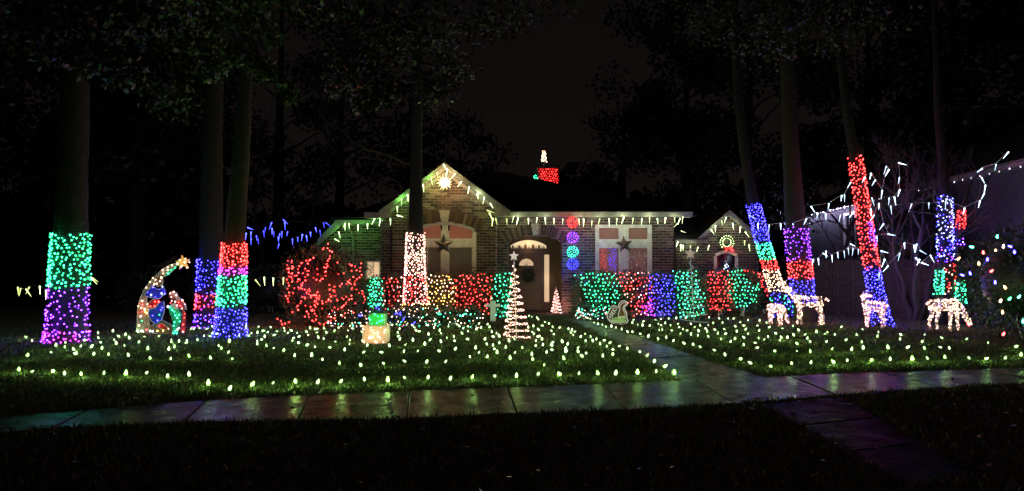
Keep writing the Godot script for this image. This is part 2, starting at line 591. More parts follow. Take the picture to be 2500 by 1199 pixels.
func shrub_net(label: String, s: Dictionary, keys: Array, n: int, x0: float, y0: float, x1: float, y1: float, poly := PackedVector2Array(), e := 0.05, jitter := 0.33) -> void:
	var d: float = s.d
	var at: Vector3 = s.at
	var r: Vector3 = s.r
	var o := thing("light_net", label, "light net", Vector3(at.x, 0, at.z), "light nets on the shrubs")
	n = roundi(n * 0.86)
	var w := x1 - x0
	var h := y1 - y0
	var cols := maxi(2, roundi(sqrt(n * w / h)))
	var rows := maxi(2, roundi(float(n) / cols))
	var line: Array = []
	for j in rows:
		var row_pts: Array = []
		for k in cols:
			var x := x0 + w * (k + 0.25 + (0.5 if j % 2 else 0.0) + rand(-jitter, jitter)) / cols
			var y := y0 + h * (j + 0.5 + rand(-jitter, jitter)) / rows
			if poly.size() and not Geometry2D.is_point_in_polygon(Vector2(x, y), poly):
				continue
			var p := px(x, y, d)
			var u := clampf(absf((p.x - at.x) / r.x), 0, 1)
			var v := clampf(absf((p.y - at.y) / r.y), 0, 1)
			var pw: float = s.power
			var left := 1.0 - pow(u, pw) - pow(v, pw)
			if left < -0.15 and poly.is_empty():
				continue
			var z := at.z + r.z * pow(maxf(left, 0.0), 1.0 / pw)
			var q := px(x, y, -z - rand(0.02, 0.07))
			row_pts.append(q)
			bulb(o, q, keys[rng.randi() % keys.size()])
		if j % 2:
			row_pts.reverse()
		line.append_array(row_pts)
	wire_through(o, line)

# a string of small bulbs laid along lines of the photograph
func laid_string(label: String, category: String, lines: Array, d: float, keys: Array, step: float, group := "", spread := 0.04, e := 0.04) -> void:
	var first: Vector2 = lines[0][0]
	var o := thing("light_string", label, category, px(first.x, first.y, d), group)
	var sum := Vector3.ZERO
	var n := 0
	for l in lines:
		var pts: Array = []
		for k in l.size() - 1:
			var a := px(l[k].x, l[k].y, d)
			var b := px(l[k + 1].x, l[k + 1].y, d)
			var m := maxi(1, roundi(a.distance_to(b) / step))
			for i in m:
				pts.append(a.lerp(b, float(i) / m) + Vector3(rand(-1, 1) * spread, rand(-1, 1) * spread, rand(0, 0.12)))
		for p in pts:
			bulb(o, p, keys[rng.randi() % keys.size()])
			sum += p
			n += 1
		wire_through(o, pts)

# icicle lights hanging from a cord
func icicles(label: String, pts: Array, d0: float, d1: float, key: String, group: String, lean := 0.12, scale := 1.0, e := 0.0, cord_over := true) -> void:
	var first := px(pts[0][0], pts[0][1], d0)
	var o := thing("icicle_light_string", label, "icicle lights", first, group)
	var cord: Array = []
	var x_lo: float = pts[0][0]
	var x_hi: float = pts[-1][0]
	var mid := Vector3.ZERO
	for k in pts.size():
		var s = pts[k]
		var f := clampf((s[0] - x_lo) / (x_hi - x_lo) if absf(x_hi - x_lo) > 1 else 0.0, 0, 1)
		var p := px(s[0], s[1] - 6.0, lerpf(d0, d1, f))
		var tilt: float = deg_to_rad(s[2]) if s.size() > 2 else rand(-lean, lean)
		var turn := Basis(Vector3(0, 0, 1), tilt) * Basis(Vector3(1, 0, 0), rand(-0.1, 0.1))
		var mats: Array = BULB[key].mats
		part("icicle_bulb", icicle_mesh, o, Transform3D(turn.scaled_local(Vector3(0.78, rand(0.75, 1.12), 0.78) * scale), rel(o, p)), mats[rng.randi() % 3])
		if k % 3 == 1 and e > 0.0:
			glow(o, p + turn * Vector3(0, -0.02, 0), BULB[key].colour, BULB[key].e * rand(0.6, 1.4), 0.018)
		cord.append(p + Vector3(0, 0.03, 0))
		mid += p
	if cord_over:
		wire_through(o, cord, 0.007, M.white_wire if key == "ice_white" else M.cord, "cord")

# C9 bulbs on stakes along a cord laid in the grass
func lawn_string(label: String, pts: Array, joined := true, scale := 1.0) -> void:
	var first := gnd(pts[0][0], pts[0][1], 0.12)
	var o := thing("lawn_light_string", label, "string lights", Vector3(first.x, 0, first.z), "bulbs on stakes in the lawn")
	var cord: Array = []
	var sb := MB.new()
	var k_lamp := 0
	for s in pts:
		var p := gnd(s[0], s[1], rand(0.075, 0.135))
		p.x += rand(-0.01, 0.01)
		var mats: Array = BULB.lawn.mats
		var turn := Basis(Vector3(rand(-1, 1), 0, rand(-1, 1)).normalized(), pow(rng.randf(), 1.4) * 1.5)
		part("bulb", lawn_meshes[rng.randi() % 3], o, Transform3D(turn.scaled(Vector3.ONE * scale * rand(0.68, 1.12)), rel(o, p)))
		if k_lamp % 2 == 0:
			glow(o, p, BULB.lawn.colour, BULB.lawn.e * rand(0.6, 1.4) * (1.7 if label.begins_with("front row") else 1.0), 0.016)
		k_lamp += 1
		var q := rel(o, p)
		sb.tube([Vector3(q.x, 0.0, q.z), q + Vector3(0, -0.03, 0)], [0.006, 0.009], 5, Color.WHITE)
		cord.append(p + Vector3(0, -0.06, 0))
	part("stake", sb.mesh(M.wire), o).set_meta("kind", "stuff")
	if joined:
		wire_through(o, cord, 0.004, M.cord, "cord")

# ---------------------------------------------------------------- brick walls
const BRICK_H := 0.098
const BRICK_L := 0.28
var brick_meshes: Array[ArrayMesh] = []
var BRICKS := [Color(0.125, 0.06, 0.037), Color(0.08, 0.041, 0.03), Color(0.18, 0.115, 0.075), Color(0.045, 0.03, 0.025), Color(0.26, 0.19, 0.14), Color(0.095, 0.05, 0.033)]

func free_spans(lo: float, hi: float, y: float, holes: Array) -> Array:
	var out := [[lo, hi]]
	for h in holes:
		var cut = hole_at(h, y)
		if cut == null:
			continue
		var nxt := []
		for s in out:
			if cut[1] <= s[0] or cut[0] >= s[1]:
				nxt.append(s)
				continue
			if cut[0] > s[0]:
				nxt.append([s[0], cut[0]])
			if cut[1] < s[1]:
				nxt.append([cut[1], s[1]])
		out = nxt
	return out

func hole_at(h: Dictionary, y: float) -> Variant:      # {x0, x1, y0, y1, rise}
	if y < h.y0 or y > h.y1 + h.rise:
		return null
	if y <= h.y1 or h.rise <= 0.0:
		return [h.x0, h.x1] if y <= h.y1 else null
	var a: float = (h.x1 - h.x0) * 0.5
	var rad: float = (a * a + h.rise * h.rise) / (2.0 * h.rise)
	var up: float = y - (h.y1 + h.rise - rad)
	var half := sqrt(maxf(rad * rad - up * up, 0.0))
	var m: float = (h.x0 + h.x1) * 0.5
	return [m - half, m + half]

# a wall in the plane z, facing the street; edge(y) gives its left and right ends at that height
func brick_wall(house: Node3D, called: String, z: float, top: float, edge: Callable, holes: Array, singly: int, pick: Callable) -> void:
	var back := MB.new()
	var loose := MB.new()
	var chosen: Array = []
	var rows := ceili(top / BRICK_H)
	for j in rows:
		var y0 := j * BRICK_H
		var y1 := minf(y0 + BRICK_H, top)
		var ym := (y0 + y1) * 0.5
		var e: Array = edge.call(ym)
		if e[1] - e[0] < 0.05:
			continue
		for s in free_spans(e[0], e[1], ym, holes):
			back.span(Vector3(s[0], y0, z - 0.22), Vector3(s[1], y1 + 0.0005, z), Color.WHITE)
			var start := floorf(s[0] / BRICK_L) * BRICK_L + (BRICK_L * 0.5 if j % 2 else 0.0) - BRICK_L
			var x := start
			while x < s[1]:
				var a := maxf(x + 0.008, s[0] + 0.002)
				var b := minf(x + BRICK_L - 0.008, s[1] - 0.002)
				x += BRICK_L
				if b - a < 0.035:
					continue
				var ctr := Vector3((a + b) * 0.5, ym + 0.001, z + 0.003 + rand(-0.003, 0.004))
				var size := Vector3(b - a, (y1 - y0) - 0.024, 0.026)
				var kind := rng.randi() % BRICKS.size()
				if chosen.size() < singly and pick.call(ctr.x, ctr.y):
					chosen.append([ctr, size, kind])
				else:
					loose.box(Transform3D(Basis(Vector3(0, 0, 1), rand(-0.006, 0.006)), ctr), size, leaf_colour(BRICKS[kind]), false)
	var w := part(called, back.mesh(M.mortar), house)
	for k in chosen:
		part("brick", brick_meshes[k[2]], w, Transform3D(Basis.from_scale(k[1]), k[0]))
	part("bricks", loose.mesh(M.brick), w).set_meta("kind", "stuff")

func arch_bricks(house: Node3D, z: float, h: Dictionary, height: float, key_w: float) -> void:
	var a: float = (h.x1 - h.x0) * 0.5
	var rise: float = h.rise
	var rad: float = (a * a + rise * rise) / (2.0 * rise)
	var c := Vector2((h.x0 + h.x1) * 0.5, h.y1 + rise - rad)
	var half := asin(clampf(a / rad, 0, 1)) * 1.12
	var n := roundi(half * 2.0 * (rad + height * 0.5) / 0.1)
	var arch := part("arch_lintel", small_box(Vector3(c.x, h.y1 + rise + height * 0.4, z - 0.04), Vector3(0.3, 0.1, 0.05), M.mortar), house)
	for k in n:
		var t := lerpf(-half, half, (k + 0.5) / n)
		if absf(t) * (rad + height * 0.5) < key_w * 0.55:
			continue
		var p := c + Vector2(sin(t), cos(t)) * (rad + height * 0.5 + rand(-0.004, 0.004))
		var wide := 2.0 * half * (rad + height * 0.5) / n - 0.014
		part("brick", brick_meshes[rng.randi() % brick_meshes.size()], arch, Transform3D(Basis(Vector3(0, 0, 1), -t) * Basis.from_scale(Vector3(wide, height, 0.05)), Vector3(p.x, p.y, z + 0.012)))
	var kb := MB.new()
	var y0: float = h.y1 + rise - 0.02
	kb.prism(PackedVector2Array([Vector2(c.x - key_w * 0.36, y0), Vector2(c.x + key_w * 0.36, y0), Vector2(c.x + key_w * 0.62, y0 + height + 0.05), Vector2(c.x - key_w * 0.62, y0 + height + 0.05)]), z - 0.02, z + 0.06, Color.WHITE)
	part("keystone", kb.mesh(M.stone), house)

func small_box(at: Vector3, size: Vector3, mat: Material, col := Color.WHITE) -> ArrayMesh:
	var b := MB.new()
	b.box(Transform3D(Basis(), at), size, col)
	return b.mesh(mat)

func roof_plane(b: MB, e0: Vector3, e1: Vector3, r1: Vector3, r0: Vector3, rows: int) -> void:   # courses of shingles from the eave up, each lapping the one below
	var nn := (e1 - e0).cross(r1 - e0).normalized()
	if nn.length_squared() < 0.5:
		nn = (e1 - e0).cross(r0 - e0).normalized()
	for k in rows:
		var a := float(k) / rows
		var z := float(k + 1) / rows
		var p0 := e0.lerp(r0, a) + nn * 0.022
		var p1 := e1.lerp(r1, a) + nn * 0.022
		var q1 := e1.lerp(r1, z) + nn * 0.004
		var q0 := e0.lerp(r0, z) + nn * 0.004
		var f := rand(0.8, 1.1)
		b.quad(p0, p1, q1, q0, Color(f, f, f))
		b.quad(p0 - nn * 0.02, p1 - nn * 0.02, p1, p0, Color(f, f, f))

# ---------------------------------------------------------------- the house
func place_house() -> void:
	for k in BRICKS.size():
		var b := MB.new()
		b.box(Transform3D(), Vector3.ONE, BRICKS[k], false)
		brick_meshes.append(b.mesh(M.brick))
	var house := thing("brick_house", "single storey brown brick house with white trim, gables and a dark hip roof", "house")
	var gz := -24.5
	var rz := -25.2
	var lz := -26.0
	var wz := -27.0
	var ax := -2.277       # the ridge line of the front gable
	var ay := 5.172
	var slope := 0.737
	# openings
	var big := {"x0": -3.39, "x1": -1.218, "y0": 0.85, "y1": 2.94, "rise": 0.266}
	var porch := {"x0": -0.13, "x1": 1.757, "y0": -1.0, "y1": 2.54, "rise": 0.25}
	var right_win := {"x0": px(1453, 600, 25.2).x, "x1": px(1592, 600, 25.2).x, "y0": 0.95, "y1": px(1500, 547, 25.2).y, "rise": 0.0}
	var small_win := {"x0": px(893, 650, 26).x, "x1": px(928, 650, 26).x, "y0": px(900, 682, 26).y, "y1": px(900, 637, 26).y, "rise": 0.0}
	var niche := {"x0": 7.6, "x1": 8.5, "y0": 0.6, "y1": 2.1, "rise": 0.16}
	brick_wall(house, "gable_wall", gz, 5.0, func(y): return [maxf(-4.48, ax - (ay - 0.16 - y) / slope), minf(-0.53, ax + (ay - 0.16 - y) / slope)], [big], 280, func(x, y): return x > -3.15 and y > 1.5)
	brick_wall(house, "front_wall", rz, 3.42, func(_y): return [-0.55, 5.69], [porch, right_win], 0, func(_x, _y): return false)
	brick_wall(house, "left_wall", lz, 3.22, func(y): return [maxf(-7.1, -6.42 - (3.22 - y) / 1.16) if y > 2.45 else -7.1, -4.3], [small_win], 0, func(_x, _y): return false)
	brick_wall(house, "wing_wall", wz, 3.62, func(y): return [6.17 if y < 2.62 else maxf(6.17, 8.1 - (3.63 - y) / 0.877), 9.28 if y < 2.62 else minf(9.28, 8.1 + (3.63 - y) / 0.877)], [niche], 0, func(_x, _y): return false)
	arch_bricks(house, gz, big, 0.36, 0.3)
	arch_bricks(house, rz, porch, 0.36, 0.24)
	# side walls and a back that close the house
	var b := MB.new()
	for r in [[5.49, -37.0, 5.69, rz - 0.22, 3.42], [-7.1, -37.0, -6.9, lz - 0.22, 2.4], [-7.1, -37.2, 9.28, -37.0, 3.2], [9.08, -37.0, 9.28, wz - 0.22, 2.6], [-0.75, rz - 0.3, -0.53, gz - 0.22, 3.42], [-4.48, lz - 0.3, -4.28, gz - 0.22, 3.4]]:
		b = MB.new()
		b.span(Vector3(r[0], 0, r[1]), Vector3(r[2], r[4], r[3]), Color(0.3, 0.2, 0.14))
		part("side_wall", b.mesh(M.brick), house)
	# roofs
	b = MB.new()
	var apex_r := px(1232, 421, 31.0)
	var apex_l := apex_r + Vector3(-1.2, 0, 0)
	var ey := 3.55
	var fr := Vector3(6.21, ey, -24.6)
	var fl := Vector3(-6.4, 3.36, -25.3)
	var br := Vector3(6.21, ey, -37.6)
	var bl := Vector3(-6.4, 3.36, -37.6)
	roof_plane(b, fl, fr, apex_r, apex_l, 26)
	roof_plane(b, fr, br, apex_r, apex_r, 26)
	roof_plane(b, bl, fl, apex_l, apex_l, 26)
	roof_plane(b, br, bl, apex_l, apex_r, 20)
	# the front gable's two slopes run back into the main roof
	var ridge := Vector3(ax, ay + 0.03, -24.08)
	var run := Vector3(0, 0, -6.2)
	var g_r := Vector3(-0.04, 3.55, -24.08)
	var g_l := Vector3(-4.51, 3.55, -24.08)
	roof_plane(b, g_r, g_r + run, ridge + run, ridge, 20)
	roof_plane(b, g_l + run, g_l, ridge, ridge + run, 20)
	var w_ridge := Vector3(8.1, 3.79, -26.6)
	roof_plane(b, Vector3(9.36, 2.68, -26.6), Vector3(9.36, 2.68, -34), Vector3(8.1, 3.79, -34), w_ridge, 12)
	roof_plane(b, Vector3(6.84, 2.68, -34), Vector3(6.84, 2.68, -26.6), w_ridge, Vector3(8.1, 3.79, -34), 12)
	roof_plane(b, Vector3(6.0, 2.66, -26.55), Vector3(7.2, 2.66, -26.55), Vector3(7.2, 3.6, -29), Vector3(6.0, 3.6, -29), 10)
	roof_plane(b, Vector3(-7.2, 2.42, -37.6), Vector3(-7.2, 2.42, -25.5), Vector3(-6.38, 3.38, -25.5), Vector3(-6.38, 3.38, -37.6), 8)
	var roof := part("roof", b.mesh(M.roof), house)
	# chimney
	b = MB.new()
	b.span(Vector3(1.16, 3.5, -32.7), Vector3(2.1, 6.05, -32.0), Color(0.16, 0.1, 0.07))
	var ch := part("chimney", b.mesh(M.brick), roof)
	b = MB.new()
	b.span(Vector3(1.1, 6.05, -32.76), Vector3(2.16, 6.12, -31.94), Color(0.5, 0.5, 0.5))
	part("chimney_cap", b.mesh(M.stone), roof)
	# rake boards, soffits and fascias
	var tz := -24.1
	for s in [-1.0, 1.0]:
		b = MB.new()
		b.prism(PackedVector2Array([Vector2(ax, ay), Vector2(ax + s * 2.208, 3.544), Vector2(ax + s * 2.208, 3.36), Vector2(ax, ay - 0.225)]), tz - 0.04, tz, Color.WHITE)
		part("rake_board", b.mesh(M.trim), house)
		b = MB.new()
		b.quad(Vector3(ax, ay - 0.21, tz - 0.04), Vector3(ax + s * 2.2, 3.375, tz - 0.04), Vector3(ax + s * 2.2, 3.375, gz), Vector3(ax, ay - 0.21, gz), Color.WHITE)
		b.quad(Vector3(ax, ay - 0.205, gz), Vector3(ax + s * 2.2, 3.38, gz), Vector3(ax + s * 2.2, 3.38, tz - 0.04), Vector3(ax, ay - 0.205, tz - 0.04), Color.WHITE)
		part("gable_soffit", b.mesh(M.trim), house)
		b = MB.new()
		b.prism(PackedVector2Array([Vector2(ax, ay - 0.24), Vector2(ax + s * 1.9, 3.6), Vector2(ax + s * 1.9, 3.47), Vector2(ax, ay - 0.37)]), gz - 0.02, gz + 0.035, Color.WHITE)
		part("frieze_board", b.mesh(M.trim), house)
	# [x0, x1, top, bottom, z front, z wall]
	for f in [[-0.72, 6.22, 3.545, 3.37, -24.62, rz], [-5.0, -4.08, 3.5, 3.31, -24.16, lz], [-6.36, -4.49, 3.33, 3.165, -25.55, lz], [6.05, 7.25, 2.66, 2.54, -26.5, wz], [-0.6, -0.1, 3.53, 3.38, -24.13, gz]]:
		b = MB.new()
		b.span(Vector3(f[0], f[3], f[4] - 0.03), Vector3(f[1], f[2], f[4]), Color.WHITE)
		part("fascia", b.mesh(M.trim), house)
		b = MB.new()
		b.span(Vector3(f[0] + 0.01, f[3] + 0.01, f[5] - 0.02), Vector3(f[1] - 0.01, f[3] + 0.035, f[4] - 0.032), Color.WHITE)
		part("soffit", b.mesh(M.trim), house)
	b = MB.new()
	b.span(Vector3(-0.7, 3.545, -24.72), Vector3(6.24, 3.575, -24.6), Color.WHITE)
	part("drip_edge", b.mesh(M.roof), house)
	b = MB.new()
	b.prism(PackedVector2Array([px_xy(822, 536, 25.5), px_xy(775, 584, 25.5), px_xy(775, 600, 25.5), px_xy(832, 552, 25.5)]), -25.54, -25.5, Color.WHITE)
	part("rake_board", b.mesh(M.trim), house)
	b = MB.new()
	b.quad(Vector3(-6.5, 3.1, -25.54), Vector3(-7.16, 2.36, -25.54), Vector3(-7.16, 2.36, lz), Vector3(-6.5, 3.1, lz), Color.WHITE)
	part("gable_soffit", b.mesh(M.trim), house)
	for s in [-1.0, 1.0]:
		b = MB.new()
		b.prism(PackedVector2Array([Vector2(8.1, 3.77), Vector2(8.1 + s * 1.26, 2.66), Vector2(8.1 + s * 1.26, 2.49), Vector2(8.1, 3.57)]), -26.66, -26.62, Color.WHITE)
		part("rake_board", b.mesh(M.trim), house)
		b = MB.new()
		b.quad(Vector3(8.1, 3.58, -26.66), Vector3(8.1 + s * 1.25, 2.5, -26.66), Vector3(8.1 + s * 1.25, 2.5, wz), Vector3(8.1, 3.58, wz), Color.WHITE)
		part("gable_soffit", b.mesh(M.trim), house)
	# downspout on the left wall, one on the gable corner
	b = MB.new()
	b.tube([px(846, 548, 25.6), px(850, 560, 25.75), px(858, 566, 25.9), px(862, 580, 25.94), px(862, 690, 25.94)], [0.045], 8, Color.WHITE)
	part("downspout", b.mesh(M.trim), house)
	b = MB.new()
	b.tube([Vector3(-4.1, 3.3, gz + 0.06), Vector3(-4.1, 0.0, gz + 0.06)], [0.04], 8, Color(0.4, 0.4, 0.4))
	part("downspout", b.mesh(M.metal), house)
	big_window(house, big, gz)
	front_window(house, right_win, rz)
	# small lit window
	var w := Node3D.new()
	w.name = "window"
	house.add_child(w, true)
	b = MB.new()
	var x0: float = small_win.x0
	var x1: float = small_win.x1
	var y0: float = small_win.y0
	var y1: float = small_win.y1
	for r in [[x0, y1 - 0.05, x1, y1], [x0, y0, x1, y0 + 0.05], [x0, y0 + 0.05, x0 + 0.05, y1 - 0.05], [x1 - 0.05, y0 + 0.05, x1, y1 - 0.05], [(x0 + x1) * 0.5 - 0.02, y0 + 0.05, (x0 + x1) * 0.5 + 0.02, y1 - 0.05]]:
		b.span(Vector3(r[0], r[1], lz - 0.1), Vector3(r[2], r[3], lz - 0.04), Color.WHITE)
	part("frame", b.mesh(M.frame), w)
	for s in 2:
		var m: float = (x0 + x1) * 0.5
		b = MB.new()
		b.span(Vector3(x0 + 0.05 if s == 0 else m + 0.02, y0 + 0.05, lz - 0.1), Vector3(m - 0.02 if s == 0 else x1 - 0.05, y1 - 0.05, lz - 0.09), Color.WHITE)
		part("lit_window_pane", b.mesh(M.warm_pane), w)
	glow(house, Vector3((x0 + x1) * 0.5, (y0 + y1) * 0.5, lz + 0.15), lin(1, 0.68, 0.4), 0.06, 0.15)
	# arched niche of the wing: dark window in a pale surround
	w = Node3D.new()
	w.name = "window"
	house.add_child(w, true)
	arch_frame(w, niche, wz - 0.02, 0.11, wz + 0.04, M.frame)
	b = MB.new()
	b.span(Vector3(niche.x0 + 0.1, niche.y0, wz - 0.14), Vector3(niche.x1 - 0.1, 2.16, wz - 0.12), Color(1.2, 1.25, 1.5))
	part("pane", b.mesh(M.dark_glass), w)
	entrance(house, porch, rz)
	house.position = Vector3(0.5, 0, -25.2)
	for k in house.get_children():
		k.position -= house.position

func px_xy(x: float, y: float, d: float) -> Vector2:
	var p := px(x, y, d)
	return Vector2(p.x, p.y)

func arch_line(h: Dictionary, inset: float, n := 16) -> PackedVector2Array:     # the head of an opening, left to right
	var a: float = (h.x1 - h.x0) * 0.5
	var rise: float = h.rise
	var rad: float = (a * a + rise * rise) / (2.0 * rise)
	var c := Vector2((h.x0 + h.x1) * 0.5, h.y1 + rise - rad)
	var half := asin(clampf((a - inset) / (rad - inset), 0, 1))
	var out := PackedVector2Array()
	for k in n + 1:
		var t := lerpf(-half, half, float(k) / n)
		out.push_back(c + Vector2(sin(t), cos(t)) * (rad - inset))
	return out

func arch_frame(w: Node3D, h: Dictionary, z0: float, wide: float, z1: float, mat: Material) -> void:
	var o := arch_line(h, 0.0)
	var i := arch_line(h, wide)
	var b := MB.new()
	for k in o.size() - 1:
		b.prism(PackedVector2Array([i[k], i[k + 1], o[k + 1], o[k]]), z0, z1, Color.WHITE)
	b.span(Vector3(h.x0, h.y0, z0), Vector3(h.x0 + wide, i[0].y, z1), Color.WHITE)
	b.span(Vector3(h.x1 - wide, h.y0, z0), Vector3(h.x1, i[-1].y, z1), Color.WHITE)
	part("frame", b.mesh(mat), w)

func big_window(house: Node3D, h: Dictionary, gz: float) -> void:
	var w := Node3D.new()
	w.name = "arched_window"
	house.add_child(w, true)
	arch_frame(w, h, gz - 0.14, 0.11, gz - 0.02, M.frame)
	var mid := px(1086, 600, 24.5).x
	var bar1 := px(1086, 585, 24.5).y
	var bar0 := px(1086, 601, 24.5).y
	var b := MB.new()
	b.span(Vector3(mid - 0.1, h.y0, gz - 0.13), Vector3(mid + 0.1, h.y1 + h.rise - 0.1, gz - 0.03), Color.WHITE)
	part("mullion", b.mesh(M.frame), w)
	b = MB.new()
	b.span(Vector3(h.x0 + 0.1, bar0, gz - 0.128), Vector3(h.x1 - 0.1, bar1, gz - 0.045), Color.WHITE)
	part("transom_bar", b.mesh(M.frame), w)
	# narrow sash round each of the four lights, glass, and what hangs behind
	var inner := arch_line(h, 0.11, 24)
	for s in 2:
		var x0: float = h.x0 + 0.11 if s == 0 else mid + 0.1
		var x1: float = mid - 0.1 if s == 0 else h.x1 - 0.11
		b = MB.new()
		for r in [[x0, h.y0, x0 + 0.045, bar0], [x1 - 0.045, h.y0, x1, bar0], [x0 + 0.045, bar0 - 0.045, x1 - 0.045, bar0], [x0, bar1, x0 + 0.04, h.y1 - 0.05], [x1 - 0.04, bar1, x1, h.y1 - 0.02], [x0 + 0.04, bar1, x1 - 0.04, bar1 + 0.04]]:
			b.span(Vector3(r[0], r[1], gz - 0.11), Vector3(r[2], r[3], gz - 0.06), Color(1.25, 1.25, 1.25))
		part("sash", b.mesh(M.frame), w)
		b = MB.new()
		b.quad(Vector3(x0, h.y0, gz - 0.1), Vector3(x1, h.y0, gz - 0.1), Vector3(x1, bar0, gz - 0.1), Vector3(x0, bar0, gz - 0.1), Color.WHITE)
		part("pane", b.mesh(M.glass), w)
		var poly := PackedVector2Array([Vector2(x0, bar1), Vector2(x1, bar1)])
		for k in range(inner.size() - 1, -1, -1):
			if inner[k].x >= x0 and inner[k].x <= x1:
				poly.push_back(inner[k])
		b = MB.new()
		b.prism(poly, gz - 0.16, gz - 0.15, Color.WHITE)
		part("lit_window_shade", b.mesh(M.curtain), w)
		var blind := Node3D.new()
		blind.name = "blind"
		w.add_child(blind, true)
		var slats := MB.new()
		var y := bar0 - 0.06
		while y > h.y0:
			slats.box(Transform3D(Basis(Vector3(1, 0, 0), 0.9), Vector3((x0 + x1) * 0.5, y, gz - 0.17)), Vector3(x1 - x0 - 0.03, 0.055, 0.003), Color.WHITE)
			y -= 0.04
		var sl := part("slats", slats.mesh(M.blind), w)
		sl.set_meta("kind", "stuff")
		w.remove_child(blind)
		blind.free()
	b = MB.new()
	b.span(Vector3(h.x0, h.y0, gz - 0.26), Vector3(h.x1, bar0 + 0.02, gz - 0.24), Color(0.25, 0.23, 0.2))
	part("room_curtain", b.mesh(M.blind), w)

func front_window(house: Node3D, h: Dictionary, rz: float) -> void:
	var w := Node3D.new()
	w.name = "front_window"
	house.add_child(w, true)
	var d := -rz
	var x0: float = h.x0
	var x1: float = h.x1
	var y1: float = h.y1
	var post0 := px(1516, 600, d).x
	var post1 := px(1531, 600, d).x
	var bar1 := px(1500, 588, d).y
	var bar0 := px(1500, 601, d).y
	var b := MB.new()
	for r in [[x0, y1 - 0.07, x1, y1], [x0, 0.95, x0 + 0.08, y1 - 0.07], [x1 - 0.08, 0.95, x1, y1 - 0.07]]:
		b.span(Vector3(r[0], r[1], rz - 0.14), Vector3(r[2], r[3], rz - 0.01), Color.WHITE)
	part("frame", b.mesh(M.frame), w)
	b = MB.new()
	b.span(Vector3(post0, 0.95, rz - 0.13), Vector3(post1, y1 - 0.07, rz - 0.03), Color.WHITE)
	part("mullion", b.mesh(M.frame), w)
	b = MB.new()
	b.span(Vector3(x0 + 0.08, bar0, rz - 0.128), Vector3(x1 - 0.08, bar1, rz - 0.045), Color.WHITE)
	part("transom_bar", b.mesh(M.frame), w)
	for s in 4:
		var a: float = x0 + 0.08 if s % 2 == 0 else post1
		var z: float = post0 if s % 2 == 0 else x1 - 0.08
		var lo: float = bar1 if s < 2 else 0.95
		var hi: float = y1 - 0.07 if s < 2 else bar0
		b = MB.new()
		for r in [[a, lo, a + 0.07, hi], [z - 0.07, lo, z, hi], [a + 0.07, hi - 0.07, z - 0.07, hi], [a + 0.07, lo, z - 0.07, lo + 0.06]]:
			b.span(Vector3(r[0], r[1], rz - 0.1), Vector3(r[2], r[3], rz - 0.055), Color(1.3, 1.3, 1.3))
		part("sash", b.mesh(M.frame), w)
		b = MB.new()
		b.quad(Vector3(a + 0.06, lo, rz - 0.09), Vector3(z - 0.06, lo, rz - 0.09), Vector3(z - 0.06, hi - 0.06, rz - 0.09), Vector3(a + 0.06, hi - 0.06, rz - 0.09), Color.WHITE)
		part("pane", b.mesh(M.glass), w)
		b = MB.new()
		b.span(Vector3(a, lo, rz - 0.2), Vector3(z, hi, rz - 0.19), Color.WHITE)
		part("lit_window_shade", b.mesh(M.curtain_dim), w)

